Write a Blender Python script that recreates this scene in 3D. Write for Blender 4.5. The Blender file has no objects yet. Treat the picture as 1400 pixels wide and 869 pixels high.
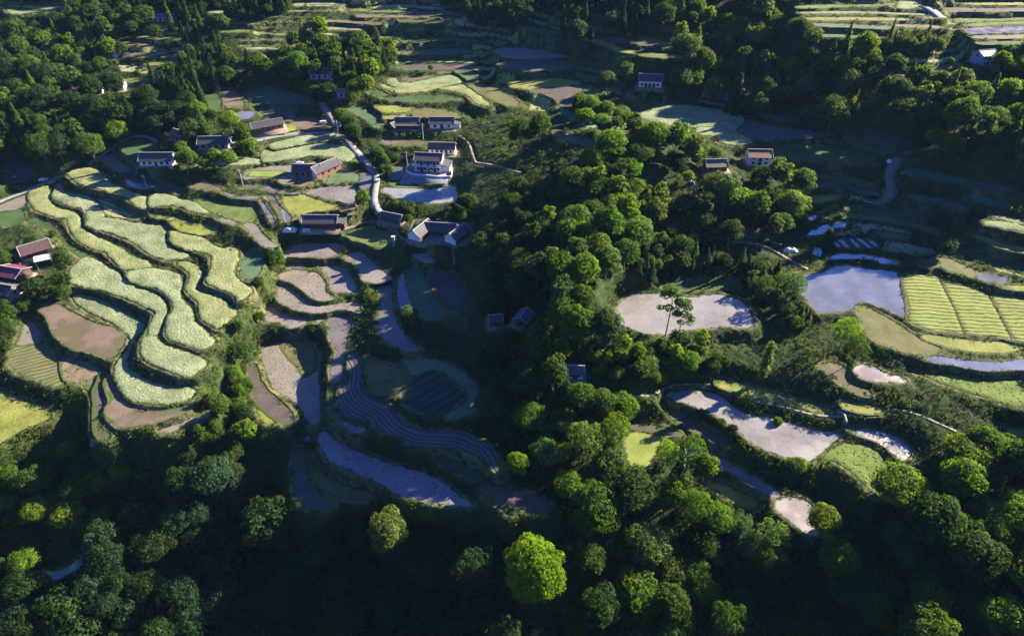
import bpy, math, random, time
import numpy as np
from mathutils import Vector, Matrix
from mathutils.geometry import delaunay_2d_cdt
T0 = time.time()
R = math.radians
scene = bpy.context.scene
COL = scene.collection
random.seed(7)
rng = np.random.default_rng(11)

# ---------------------------------------------------------------- camera, sky, sun, exposure
CH, PITCH, FPX = 100.0, 38.0, 929.0
cam_d = bpy.data.cameras.new('camera'); cam = bpy.data.objects.new('camera', cam_d); COL.objects.link(cam)
cam.location = (0, 0, CH); cam.rotation_euler = (R(90 - PITCH), 0, 0)
cam_d.sensor_width = 36; cam_d.lens = 36 * FPX / 1400; cam_d.clip_start = 1; cam_d.clip_end = 30000
scene.camera = cam

SUN_AZ, SUN_EL = 60.0, 21.5       # azimuth from +Y towards +X
w = bpy.data.worlds.new('World'); scene.world = w; w.use_nodes = True
nt = w.node_tree; bg = nt.nodes['Background']
sky = nt.nodes.new('ShaderNodeTexSky'); sky.sky_type = 'NISHITA'; sky.sun_disc = False
sky.sun_elevation = R(SUN_EL); sky.sun_rotation = R(SUN_AZ)
sky.air_density = 1.0; sky.dust_density = 0.4; sky.ozone_density = 3.0
tint = nt.nodes.new('ShaderNodeMix'); tint.data_type = 'RGBA'; tint.blend_type = 'MULTIPLY'; tint.inputs[0].default_value = 1.0
tint.inputs[7].default_value = (0.27, 0.47, 1.08, 1)      # clear deep-blue mountain sky
nt.links.new(sky.outputs[0], tint.inputs[6]); nt.links.new(tint.outputs[2], bg.inputs[0]); bg.inputs[1].default_value = 0.05
sl = bpy.data.lights.new('sun', 'SUN'); sl.energy = 5.0; sl.angle = R(0.5); sl.color = (1.0, 0.90, 0.70)
so = bpy.data.objects.new('sun', sl); COL.objects.link(so)
sd = Vector((math.sin(R(SUN_AZ)) * math.cos(R(SUN_EL)), math.cos(R(SUN_AZ)) * math.cos(R(SUN_EL)), math.sin(R(SUN_EL))))
so.rotation_euler = sd.to_track_quat('Z', 'Y').to_euler()
so.location = (200, 100, 200)
vs = scene.view_settings; vs.view_transform = 'Standard'; vs.look = 'None'; vs.exposure = 1.9; vs.gamma = 1; vs.use_curve_mapping = False
scene.cycles.max_bounces = 4; scene.cycles.diffuse_bounces = 2; scene.cycles.transmission_bounces = 2
scene.cycles.glossy_bounces = 2; scene.cycles.transparent_max_bounces = 4

# ---------------------------------------------------------------- picture <-> place
cP, sP = math.cos(R(PITCH)), math.sin(R(PITCH))
def raydir(u, v):
    x = (np.asarray(u, float) - 700) / FPX; y = -(np.asarray(v, float) - 434.5) / FPX
    return x, y * sP + cP, y * cP - sP
def unproj(u, v, z):
    dx, dy, dz = raydir(u, v); t = (z - CH) / dz
    return dx * t, dy * t
def proj(X, Y, Z):
    zz = Z - CH; d = Y * cP - zz * sP; up = Y * sP + zz * cP
    d = np.maximum(d, 1e-3)
    return 700 + FPX * X / d, 434.5 - FPX * up / d, d

# smooth value noise
_NT = rng.random((256, 256))
def vnoise(X, Y, s, seed=0):
    x = X / s + 37.3 * seed + 5000; y = Y / s + 91.7 * seed + 5000
    xi = np.floor(x).astype(int); yi = np.floor(y).astype(int); fx = x - xi; fy = y - yi
    fx = fx * fx * (3 - 2 * fx); fy = fy * fy * (3 - 2 * fy)
    g = lambda a, b: _NT[a % 256, b % 256]
    return (g(xi, yi) * (1 - fx) + g(xi + 1, yi) * fx) * (1 - fy) + (g(xi, yi + 1) * (1 - fx) + g(xi + 1, yi + 1) * fx) * fy
def sstep(a, b, x):
    t = np.clip((x - a) / (b - a), 0, 1); return t * t * (3 - 2 * t)
# ---------------------------------------------------------------- measured outlines (zoomed crops, scale 3.475)
ZO = {'11': (0, 0), '12': (350, 0), '13': (700, 0), '14': (1000, 0), '21': (0, 210), '22': (350, 210), '23': (700, 210), '24': (1000, 210),
      '31': (0, 410), '32': (350, 410), '33': (700, 410), '34': (1000, 410), '41': (0, 619), '42': (350, 619), '43': (700, 619), '44': (1000, 619)}
def zp(z, pts):
    ox, oy = ZO[z]; return [(ox + a / 3.475, oy + b / 3.475) for a, b in pts]
def P(s): 
    v = list(map(float, s.replace(',', ' ').split())); return list(zip(v[::2], v[1::2]))
# (zone, kind, points, flags)   kinds choose the material; flag s = sharp corners
FIELDS = [
('21','wheatY','320,95 345,80 430,68 490,95 520,140 590,165 640,185 690,205 700,235 690,255 640,245 600,205 540,185 470,165 400,150 360,130',''),
('21','wheatY','130,195 150,175 200,150 225,145 245,165 236,205 246,240 300,265 350,278 380,300 388,330 398,362 470,402 550,435 630,485 700,512 720,525 690,535 600,548 575,540 525,490 500,462 440,446 370,412 342,382 326,340 320,303 260,295 190,272 150,250',''),
('21','wheat','248,190 265,150 285,140 300,165 320,185 390,195 440,215 475,250 500,285 490,300 420,315 405,300 400,270 370,248 310,235 260,213',''),
('21','strips','480,215 530,225 560,255 620,280 680,300 650,310 570,300 520,300 495,280 488,250',''),
('21','wheat','402,330 430,315 520,305 620,325 700,340 770,345 790,365 785,400 797,430 840,457 900,475 880,490 800,495 740,488 690,458 650,428 600,398 540,378 480,360 430,348',''),
('21','wheat','707,212 740,190 800,195 850,215 900,225 950,250 990,280 960,280 900,262 840,243 790,238 740,246 710,242',''),
('21','yellowgreen','720,285 800,298 860,310 920,335 1000,345 1030,370 990,382 930,380 860,363 820,342 800,315 740,300',''),
('21','wheatY','808,368 850,375 920,390 980,410 1040,450 1100,445 1130,460 1130,500 1110,560 1130,600 1180,630 1190,655 1150,690 1125,695 1110,668 1070,648 1000,618 978,598 993,560 1005,520 1003,478 960,462 880,450 820,428 805,400',''),
('21','wheatY','838,520 900,515 945,540 968,570 945,610 928,640 960,660 1040,680 1090,710 1120,745 1110,770 1060,808 1030,825 980,798 948,768 940,730 948,705 902,665 880,640 893,600 902,570 882,545',''),
('21','wheat','592,572 640,554 720,547 800,557 850,577 864,610 856,660 874,700 912,740 925,790 975,838 1018,880 1010,905 950,927 880,903 800,878 783,840 792,780 822,730 803,680 742,638 680,618 620,600',''),
('21','wheat','322,580 342,540 380,502 440,497 500,532 560,562 600,600 680,645 755,673 785,710 795,755 768,820 742,858 705,855 715,800 738,752 700,728 640,698 580,677 500,648 440,636 345,615',''),
('31','wheat','670,190 702,168 740,175 768,200 830,230 900,250 950,272 978,290 968,318 920,347 880,360 800,332 730,306 684,276 667,240',''),
('31','wheat','347,-20 400,-21 480,0 560,40 640,82 685,112 685,138 658,160 640,190 615,250 605,300 640,340 720,382 800,407 910,417 925,440 880,475 800,488 700,485 620,472 568,422 540,360 550,300 594,240 614,185 588,145 530,105 470,73 400,40 355,5',''),
('21','grassdark','125,325 180,317 240,337 290,382 320,422 380,462 430,482 380,492 342,468 300,428 250,378 200,350',''),  # wheat terrace in shade: the shade is put into this dark green
('21','soilgrey','-60,270 0,240 60,215 125,200 126,236 90,257 0,272 -60,290',''),
('21','grassdark','-60,300 0,282 90,266 115,290 98,325 40,345 0,330 -60,325',''),
('31','soilbrown','188,40 215,17 280,22 350,62 430,102 530,132 585,160 595,190 560,248 520,280 440,252 350,236 300,202 252,158 228,90',''),
('31','rowsgreen','85,165 110,97 160,88 200,120 220,180 260,240 285,300 295,380 305,400 270,410 170,376 80,342 48,310 52,250',''),
('31','soilpatch','290,278 320,268 400,292 470,320 480,350 440,400 430,425 380,400 310,378 292,320',''),
('31','soildark','486,345 497,400 480,440 490,480 480,540 475,600 520,640 500,660 458,648 445,580 450,500 445,430 460,390',''),
('31','soilbrown','515,365 545,405 585,472 640,514 740,530 820,520 900,503 890,530 800,562 700,588 600,605 550,597 508,558 503,512 522,470 495,405',''),
('31','soilgrey','750,620 860,585 960,540 1000,552 880,600 800,638',''),
('31','yellowgreen','-60,450 60,450 120,480 225,512 238,558 150,598 70,638 -60,700',''),
('41','soilbrown','290,245 380,165 395,178 305,255','s'),
('41','water','200,555 270,560 340,530 400,480 430,455 402,518 330,570 260,598',''),
('11','soilgrey','472,742 520,722 575,770 640,808 675,828 600,818 530,802',''),
('21','water','600,125 650,143 720,150 730,163 660,165 612,150',''),
('21','soildark','560,85 640,100 750,138 850,158 870,182 800,182 745,170 735,148 650,132 600,115',''),
('11','grassdark','575,690 640,655 700,658 735,690 715,755 640,755 595,725',''),
('11','soildark','20,820 90,750 130,765 158,820 120,860 30,869',''),
('11','soilbrown','1060,440 1120,440 1160,490 1150,508 1090,508 1062,480',''),
('11','grassdark','960,460 1040,452 1048,518 1010,522 970,490',''),
('11','water','1078,550 1150,536 1205,530 1198,550 1150,563 1085,556',''),
('11','teal','1170,440 1290,420 1400,450 1470,470 1450,495 1250,488 1185,478',''),
('11','soildark','1250,522 1390,520 1400,545 1380,575 1300,558 1255,556',''),
('12','yellowgreen','32,640 100,592 180,600 190,612 110,632 22,656',''),
('12','soilbrown','150,588 230,560 330,583 375,608 280,615 200,610',''),
('12','wheat','62,682 130,657 250,642 400,637 418,650 300,665 180,682 85,702',''),
('12','wheat','28,730 60,708 200,692 330,682 430,702 462,740 430,758 340,736 250,736 130,755 32,763',''),
('11','wheat','905,770 1000,760 1100,752 1230,757 1218,773 1050,778 950,778',''),
('22','soilgrey','-60,112 -20,75 100,62 200,50 290,42 300,65 195,60 185,95 178,135 120,138 95,118 0,118 -40,122',''),
('22','soilpatch','160,122 265,135 278,150 205,153 152,140',''),
('22','paddygreen','335,138 390,72 440,82 488,108 485,128 400,132',''),
('22','paddy','503,103 533,98 543,120 528,168 503,160 495,130',''),
('22','paddypale','242,183 300,166 400,156 470,162 474,200 455,233 400,227 320,208',''),
('22','paddy','-80,150 0,152 80,158 130,180 215,187 140,190 60,170 0,162 -80,160',''),
('22','yellowgreen','138,202 210,197 290,222 382,247 388,262 300,273 182,285 143,258 131,225',''),
('22','soilbrown','400,245 468,238 474,288 432,288 404,266','s'),
('21','soilgrey','1030,298 1090,312 1150,335 1200,332 1240,370 1290,420 1325,438 1250,438 1205,400 1165,348 1080,328 1025,310',''),
('21','grassmix','930,225 1000,228 1060,240 1180,250 1230,288 1195,325 1140,322 1060,292 990,265',''),
('21','teal','1145,560 1153,500 1173,462 1220,467 1248,510 1228,568 1190,597 1155,588',''),
('21','paddypale','1060,182 1150,205 1250,205 1200,214 1140,214 1085,200',''),
('21','paddy','1262,200 1300,207 1330,250 1385,308 1345,322 1318,270 1295,235',''),
('21','water','1240,238 1252,240 1300,310 1292,318',''),
('21','soilbrown','900,150 960,140 1040,160 1050,176 1000,172 940,165',''),
('22','paddypale','150,460 200,432 260,412 350,414 426,443 398,468 350,490 240,488 148,484',''),
('22','paddypale','418,500 488,467 540,502 590,552 643,596 550,612 505,600 493,560 465,520',''),
('22','paddy','560,624 640,608 643,680 653,760 698,850 742,900 785,932 720,940 640,906 592,868 583,800 592,730 592,670',''),
('22','paddypale','302,542 350,533 428,552 462,600 476,652 420,660 362,652 350,610 335,570',''),
('22','stubble','105,577 160,557 260,560 305,582 328,620 336,662 385,685 300,697 242,667 182,617 115,592',''),
('22','paddy','130,525 200,525 285,540 240,543 132,538',''),
('22','stubble','103,690 108,632 150,637 220,684 280,722 380,717 440,707 490,720 487,748 400,738 300,752 200,742 132,718',''),
('22','paddypale','62,727 150,767 250,792 325,787 323,797 240,803 170,827 120,807 32,793 52,765',''),
('32','paddy','338,92 400,78 440,82 458,100 437,170 427,240 417,300 407,368 358,420 350,510 392,560 460,590 525,618 500,635 430,618 373,578 348,520 346,460 358,380 353,330 386,250 353,180 353,130',''),
('32','stubble','28,250 43,227 110,207 200,187 240,192 288,222 302,270 298,330 298,400 306,470 302,560 292,618 272,614 233,547 172,477 84,417 68,380 38,300',''),
('32','stubblewet','292,645 330,625 400,682 500,722 600,767 680,792 780,817 860,852 920,892 970,932 1035,970 1000,986 870,967 760,947 670,922 600,877 530,842 420,797 350,762 317,715',''),
('32','furrows','437,290 460,248 497,290 512,340 508,400 538,452 600,488 648,518 698,582 770,611 850,623 950,628 1048,663 1117,702 1157,770 1187,830 1150,828 1080,758 1010,722 900,697 810,697 740,687 650,637 590,617 540,572 442,556 398,518 389,460 404,420 442,380',''),
('32','soilolive','518,272 560,292 640,312 720,332 742,360 690,428 640,457 560,446 528,410 523,340',''),
('32','bed','693,440 720,393 850,336 998,455 880,551 780,528 702,490','s'),
('32','paddygreen','708,287 780,282 880,292 980,342 1058,420 1078,490 1000,553 900,553 1010,455 852,326 755,362',''),
('22','teal','722,562 765,545 800,602 850,682 910,760 860,787 803,790 764,738 733,668 716,610',''),
('22','soildark','810,574 850,562 950,577 1000,652 1020,700 988,737 922,747 866,670','s'),
('22','stubblewet','678,602 706,570 712,622 735,700 742,737 702,737 674,700',''),
('22','grassdark','898,772 930,762 995,800 985,828 905,808',''),
('22','mud','732,457 790,462 843,504 815,520 772,502 747,487',''),
('22','grassmix','422,376 500,343 570,343 656,400 620,442 530,428 450,400',''),
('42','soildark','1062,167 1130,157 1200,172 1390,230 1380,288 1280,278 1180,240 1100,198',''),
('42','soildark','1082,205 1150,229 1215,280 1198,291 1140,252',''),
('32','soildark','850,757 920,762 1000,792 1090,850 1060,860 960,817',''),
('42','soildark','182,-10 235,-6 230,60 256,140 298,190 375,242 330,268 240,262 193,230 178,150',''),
('42','soilolive','252,12 290,62 340,112 450,162 572,200 540,221 430,217 332,188 264,120',''),
('31','yellowgreen','1222,512 1280,542 1316,570 1280,587 1232,560',''),
('31','soildark','1183,322 1218,314 1238,380 1296,452 1380,530 1380,612 1300,556 1222,497 1198,420',''),
('22','paddy','643,90 688,52 710,98 712,112 645,122',''),
('22','grassmix','642,133 700,130 820,130 815,150 740,158 662,153',''),
('22','stubblepale','592,162 640,167 760,172 860,167 930,147 953,180 948,223 850,232 740,229 682,212 612,180',''),
('12','soilbrown','602,667 750,667 800,682 700,690 620,685',''),
('12','teal','452,520 500,512 598,590 580,607 530,568 462,530',''),
('12','wheatY','592,402 680,424 780,405 900,398 980,404 1050,453 1105,493 1060,490 990,443 900,418 780,428 680,436 612,418',''),
('12','wheat','622,386 660,377 690,397 780,387 860,372 930,362 972,388 900,389 800,399 690,411 642,401',''),
('12','soilbrown','700,372 800,362 845,357 800,375 735,386',''),
('12','grassdark','532,440 600,437 636,465 600,463',''),
('12','yellowgreen','572,507 650,502 738,517 700,533 622,533 592,520',''),
('12','soilolive','745,532 800,518 930,532 980,556 930,558 820,555 762,553',''),
('12','yellowgreen','612,552 735,547 655,562 618,565',''),
('12','grassdark','642,472 800,458 975,470 900,479 700,480',''),
('12','teal','712,247 800,237 960,232 1015,250 900,261 722,264',''),
('12','wheat','702,291 850,286 1030,291 1038,299 850,295 722,299',''),
('12','soildark','692,312 1000,303 1008,322 850,333 702,328',''),
('12','teal','947,332 1010,327 1047,373 1002,377',''),
('12','soilolive','1005,402 1050,402 1170,442 1245,490 1200,502 1100,458',''),
('12','soilgrey','1122,240 1215,227 1320,231 1420,251 1475,274 1350,279 1200,281',''),
('12','soildark','1152,302 1300,288 1420,287 1495,310 1475,328 1350,338 1202,333',''),
('13','yellowgreen','2,397 180,378 308,387 300,403 160,414 32,419',''),
('13','soildark','92,436 180,418 310,411 334,422 290,452 283,505 240,497 180,450',''),
('13','paddygreen','545,460 562,423 640,427 648,445 600,458 563,472',''),
('13','grassdark','582,510 650,474 718,474 698,493 602,522',''),
('13','wheat','332,586 420,574 600,577 618,598 560,600 450,608 352,600',''),
('13','teal','222,508 290,542 400,567 335,580 252,558',''),
('13','wheat','602,547 740,502 940,517 1048,545 960,583 880,598 760,598 682,570',''),
('13','wheat','884,608 1052,550 1106,572 1060,622 1146,678 1002,673 962,638 894,634',''),
('13','furrows','1112,574 1180,593 1300,613 1400,623 1495,641 1400,653 1280,658 1180,667 1080,622',''),
('13','soilbrown','202,622 280,643 426,682 408,698 300,680 222,650',''),
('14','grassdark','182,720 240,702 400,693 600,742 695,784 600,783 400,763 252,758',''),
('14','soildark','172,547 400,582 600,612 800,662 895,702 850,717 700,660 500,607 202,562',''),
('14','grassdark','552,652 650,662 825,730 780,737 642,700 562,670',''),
('24','teal','812,87 900,82 1100,122 1325,162 1318,178 1100,145 852,105',''),
('24','teal','1122,207 1200,207 1305,236 1280,248 1152,220',''),
('24','wheat','1202,322 1300,327 1390,347 1450,360 1450,378 1390,363 1300,348 1212,335',''),
('24','wheat','1242,292 1390,322 1440,333 1440,342 1390,331 1262,301',''),
('24','yellowgreen','1112,377 1200,397 1300,430 1390,450 1450,462 1450,482 1390,470 1280,449 1162,400',''),
('24','rows','818,580 860,572 940,582 992,609 1099,846 1060,845 960,838 848,793 852,740 823,640',''),
('24','rows','1009,614 1100,627 1200,662 1217,666 1332,883 1300,875 1250,867 1115,850','s'),
('24','rows','1234,668 1300,675 1400,687 1500,700 1500,900 1400,892 1350,886','s'),
('24','water','300,572 350,580 440,565 490,542 560,537 680,557 783,572 797,640 817,740 812,768 740,737 660,708 600,703 560,738 440,750 400,738 330,650 308,600',''),
('24','water','462,495 520,480 620,484 700,497 790,512 796,523 740,522 650,499 520,497',''),
('24','water','368,385 400,362 460,342 480,352 500,328 547,327 528,348 490,351 450,374 382,386',''),
('24','water','328,315 380,302 400,297 378,317 332,319',''),
('24','plastic','497,417 580,407 668,412 686,443 600,443 493,439',''),
('24','soilolive','902,530 960,503 1040,503 1120,542 1195,573 1165,586 1050,558 980,534',''),
('24','water','1170,580 1240,577 1315,598 1250,608 1192,595',''),
('24','yellowgreen','1272,632 1390,632 1450,640 1450,660 1390,650',''),
('24','yellowgreen','332,232 420,207 537,197 500,214 382,234',''),
('34','soilolive','603,27 680,53 778,113 846,153 896,192 1000,240 900,258 782,227 682,193 642,150 613,80',''),
('34','yellowgreen','902,177 960,169 1100,189 1335,213 1365,238 1300,248 1150,243 1002,214',''),
('34','water','918,280 1000,272 1150,292 1280,297 1400,282 1480,287 1480,320 1300,329 1200,332 1080,312 962,294',''),
('34','rice','864,337 920,347 1060,353 1200,378 1400,373 1480,373 1480,535 1380,507 1260,477 1100,427 962,377',''),
('34','mud','583,340 602,313 660,313 740,352 820,372 825,389 740,389 642,377',''),
('34','soilbrown','422,312 500,303 547,332 558,382 655,440 648,460 582,437 522,398 452,350',''),
('34','yellowgreen','-60,380 60,403 160,433 270,463 380,493 486,522 484,552 400,536 322,501 200,476 100,466 -60,410',''),
('34','yellowgreen','518,487 600,492 700,512 715,530 690,541 600,531 542,518',''),
('34','yellowgreen','1302,612 1390,622 1460,650 1400,666 1332,638',''),
('34','mudpale','-318,440 -242,433 -122,435 -42,463 15,513 100,548 200,565 330,603 420,622 497,628 520,650 467,688 378,761 340,768 202,726 112,686 42,631 -82,541 -192,497 -280,473',''),
('34','stubblewet','545,607 620,612 720,628 797,662 845,700 845,740 810,763 783,738 722,688 642,652 572,624',''),
('34','rice','434,745 512,684 560,678 638,693 697,722 735,780 740,850 715,915 680,930 643,888 583,828 503,768',''),
('44','mud','203,255 232,218 330,218 376,252 367,300 407,365 475,400 440,402 372,391 312,347 252,298',''),
('33','paddy','838,663 900,692 1000,752 1100,812 1200,872 1275,915 1240,937 1130,877 1000,797 882,737 834,720',''),
('33','soildark','553,592 640,592 750,612 815,640 797,652 700,632 563,611',''),
('33','soildark','733,513 850,563 1025,680 1015,697 900,646 802,587',''),
('33','lawn','548,642 600,628 697,647 687,720 640,786 573,781 544,740',''),
('43','yellowgreen','903,122 960,133 1100,193 1175,240 1130,266 1042,227 943,170',''),
('23','mudpale','474,790 489,742 542,684 600,668 720,674 850,684 960,669 1040,684 1097,713 1126,752 1140,817 1000,824 870,831 760,855 640,853 542,841 504,826',''),
('23','soildark','742,333 900,333 1100,363 1245,390 1200,397 1000,372 782,357',''),
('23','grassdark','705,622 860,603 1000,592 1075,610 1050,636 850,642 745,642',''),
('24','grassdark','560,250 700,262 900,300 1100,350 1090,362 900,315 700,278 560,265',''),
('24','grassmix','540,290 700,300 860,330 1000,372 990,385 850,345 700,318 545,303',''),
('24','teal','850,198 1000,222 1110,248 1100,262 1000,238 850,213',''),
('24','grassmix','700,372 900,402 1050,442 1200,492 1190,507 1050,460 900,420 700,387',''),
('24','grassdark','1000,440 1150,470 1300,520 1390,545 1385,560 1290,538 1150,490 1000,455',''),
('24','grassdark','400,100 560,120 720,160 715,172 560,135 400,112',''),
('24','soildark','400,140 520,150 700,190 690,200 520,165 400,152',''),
('13','grassmix','200,105 350,120 560,160 750,210 740,222 550,175 350,135 200,118',''),
('13','yellowgreen','335,180 430,196 530,236 600,246 590,256 500,246 420,212 335,192',''),
('13','grassdark','250,60 450,80 700,120 820,140 815,152 700,135 450,95 250,72',''),
('13','grassmix','620,255 750,262 870,270 865,282 750,278 620,268',''),
('13','grassdark','60,130 200,150 300,160 298,172 200,165 62,146',''),
('13','soildark','470,175 640,205 800,215 795,226 640,218 470,190',''),
('12','soilbrown','480,70 560,68 650,72 750,70 850,75 848,85 740,82 640,84 560,82 490,84',''),
('12','soilbrown','280,98 380,95 480,100 590,108 588,118 480,112 380,106 285,108',''),
('12','wheat','265,130 400,128 500,135 498,144 400,140 270,142',''),
('12','wheatY','300,158 360,156 358,166 305,168',''),
('12','soilbrown','590,170 660,172 658,182 595,182',''),
('12','wheat','560,30 700,20 880,35 878,46 700,34 565,42',''),
('12','soildark','700,95 900,100 898,108 705,105',''),
('12','grassdark','720,190 900,180 1060,195 1055,205 900,195 725,205',''),
('12','wheat','180,15 300,10 420,14 418,24 300,22 185,27',''),
('12','grassmix','440,40 560,46 700,52 698,60 560,58 445,50',''),
('12','soildark','720,60 860,56 980,64 978,74 860,70 722,72',''),
('11','wheat','20,40 80,50 180,52 260,45 255,57 180,66 90,68 40,60',''),
('11','wheat','120,22 220,28 350,26 348,36 230,42 130,36',''),
('11','wheat','350,5 410,5 408,16 350,16',''),
('11','soilbrown','560,200 700,205 698,215 562,212',''),
('11','soilbrown','590,250 690,255 790,245 788,256 690,270 590,264',''),
('11','yellowgreen','670,170 800,175 1000,170 998,180 800,188 672,182',''),
('11','yellowgreen','700,300 800,295 900,288 898,298 800,308 705,312',''),
('11','yellowgreen','675,340 800,330 850,325 848,336 750,348 680,350',''),
('11','yellowgreen','760,120 900,125 960,130 958,140 850,140 762,134',''),
('11','grassmix','930,90 1060,88 1058,98 935,100',''),
('11','wheat','990,52 1100,50 1098,60 995,62',''),
('11','wheat','1080,20 1200,12 1330,5 1328,18 1200,28 1085,32',''),
('11','grassmix','580,378 700,372 760,380 700,388 585,388',''),
('11','wheatY','710,400 790,395 788,408 712,412',''),
('11','soilbrown','780,264 880,262 878,272 785,276',''),
('11','grassmix','1060,140 1180,142 1178,152 1062,152',''),
('11','wheat','1160,225 1250,222 1330,228 1325,236 1250,233 1165,236',''),
('11','grassmix','1080,105 1200,108 1198,116 1082,116',''),
('14','grassmix','330,30 500,25 700,22 770,15 768,26 600,33 335,41',''),
('14','yellowgreen','355,85 500,82 700,84 830,88 828,98 600,96 360,96',''),
('14','wheat','340,54 600,52 900,62 898,72 600,64 345,65',''),
('14','teal','375,110 560,118 750,128 748,140 560,132 380,124',''),
('14','soilbrown','780,115 950,122 1000,125 995,135 850,130 782,126',''),
('14','rice','1070,85 1250,88 1390,80 1450,80 1450,92 1250,98 1075,106',''),
('14','rice','1130,112 1250,104 1390,100 1450,100 1450,116 1300,115 1135,126',''),
('14','paddy','1130,135 1390,125 1450,125 1450,150 1250,158 1135,160',''),
('14','yellowgreen','1080,14 1390,12 1450,12 1450,22 1200,24',''),
('14','soildark','1040,38 1250,42 1450,38 1450,52 1250,56 1050,56',''),
('14','teal','400,160 560,162 700,170 698,182 560,178 410,174',''),
('14','soilbrown','1150,172 1390,166 1450,166 1450,178 1200,185',''),
('14','grassdark','1180,200 1400,195 1450,195 1450,206 1200,212',''),
('14','wheat','800,0 900,-5 905,20 860,38 790,40 780,25',''),
]
DECALS = [  # thin patches lying on the field named by the crop they were measured in
('22','lawn','-50,108 -18,82 0,80 145,85 135,104 80,113 -20,110',''),
('22','yellowgreen','358,488 428,450 462,465 402,506',''),
('32','soilolive','112,210 200,190 240,195 285,225 296,270 292,330 270,350 225,370 190,320 150,280',''),
('34','water','1302,412 1340,417 1330,433 1308,430',''),
('31','soilgrey','112,105 160,98 190,125 205,170 215,205 150,215 75,220 90,170',''),
]
# control points of the smooth relief: u, v, height
CTRL = [tuple(map(float, q.split(','))) for q in '''0,869,-24.0 350,869,-27.0 700,869,-20.0 1050,869,-19.0 1400,869,-9.0 -100,700,-20.0 1500,700,-8.0 0,650,-10.2 150,690,-18.0 300,640,-11.6 250,560,-6.1
150,450,-4.1 60,550,-3 -60,400,1.4 0,300,2.0 120,260,4.8 200,350,0.7 330,330,2.7 240,450,-2.7 380,400,-2.0 310,500,-6.8 380,370,0.0 450,600,-6.8 400,520,-6.1
440,400,-2.0 500,350,0.7 560,330,2.0 480,640,-8.8 560,560,-5.4 620,680,-14.0 620,520,-4.1 700,650,-6.8 640,420,-1.4 450,240,4.8 520,230,4.8 600,220,5.4 400,190,9.0
600,130,12.0 700,110,12.0 700,30,22.0 600,20,22.0 450,60,17.0 450,0,27.0 100,100,12.0 0,150,12.0 0,30,19.0 200,20,21.0 300,100,13.0 750,300,9 800,330,10 740,450,4
800,600,-5 730,560,-2 900,120,14.0 950,180,10.5 1050,170,9.0 1030,230,9 900,300,2.7 940,420,-0.7 1000,350,2.0 1165,390,1.4 1300,430,1.4 1300,300,4.8 1200,250,6.1
1300,210,17 1050,590,-4.8 1200,600,-3.4 1350,560,-1.4 1150,700,-10.0 1300,700,-5.0 1000,740,-14.0 1380,350,4.8 1000,90,15.0 1100,110,18.0 1200,140,19.0 1300,180,18.5
1380,220,18 880,30,28.0 1000,20,28.0 1340,85,26.0 1200,30,33.0 1400,20,34.0 1100,20,31.0 1500,300,8.2 1500,450,2.7 -100,200,9.5 800,-20,30.0 300,-20,28.0 760,500,3 880,235,14 830,270,10 780,390,11 350,760,-26 520,810,-25 531,750,-16 200,800,-21 1385,185,20'''.split()]
# settled height of each field above, in the same order (steps kept low enough that banks never overhang)
ZF = [2.92,0.73,1.19,1.45,1.31,3.26,2.21,1.84,1.00,0.68,0.18,0.31,-1.16,0.22,0.60,0.52,-1.19,-2.77,-2.59,-2.26,-1.84,-2.89,-4.65,-15.14,-20.40,3.77,3.66,3.60,7.03,3.17,11.02,10.95,10.42,9.55,8.35,8.19,7.98,7.08,6.46,6.20,5.67,5.17,5.03,5.11,4.52,4.75,4.45,4.01,3.65,3.56,1.92,4.86,4.50,4.33,4.94,-1.18,-1.29,-2.50,-2.71,-2.76,-2.69,-3.54,-4.72,-4.65,-7.58,-7.65,-4.25,-3.73,-3.61,-3.36,-1.64,-1.57,-1.71,-1.69,0.39,0.78,-6.45,-6.54,-6.76,-10.60,-10.52,-6.99,-6.93,4.35,4.27,4.23,6.83,9.83,12.20,12.29,12.34,11.88,10.86,10.74,10.68,11.77,14.91,13.17,13.09,13.02,12.37,16.10,15.98,13.48,13.41,12.00,10.77,15.17,13.69,10.68,10.53,10.42,15.20,8.95,11.18,11.06,11.19,9.29,7.86,7.93,5.30,1.47,1.54,1.61,1.41,1.21,2.58,3.08,1.33,2.56,2.63,2.85,4.15,1.12,1.19,1.05,-0.54,-0.63,-1.44,-3.77,-2.42,-2.95,-5.01,-4.25,-4.94,-8.10,-8.03,-5.21,-6.63,-5.27,-9.70,1.05,2.61,-0.05,3.71,3.19,7.63,2.74,2.81,5.78,5.40,23.31,22.21,25.81,22.14,22.29,23.23,22.90,21.83,20.22,19.46,18.13,23.11,22.30,17.35,23.93,23.03,22.97,21.44,21.51,22.25,16.44,14.62,17.76,13.79,12.90,19.41,21.42,22.68,23.92,12.01,11.82,14.67,19.51,16.53,20.98,34.46,32.98,33.59,32.41,32.10,32.16,32.09,32.03,34.63,33.94,30.75,31.71,31.18,34.53]
SHADE_MOUNTAINS = [(215, 405, 178, 70, 62, 120), (330, 480, 90, 120, 90, 120)]   # unseen, added to shade the valley: x, y, height, long and short radius, turn
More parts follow.
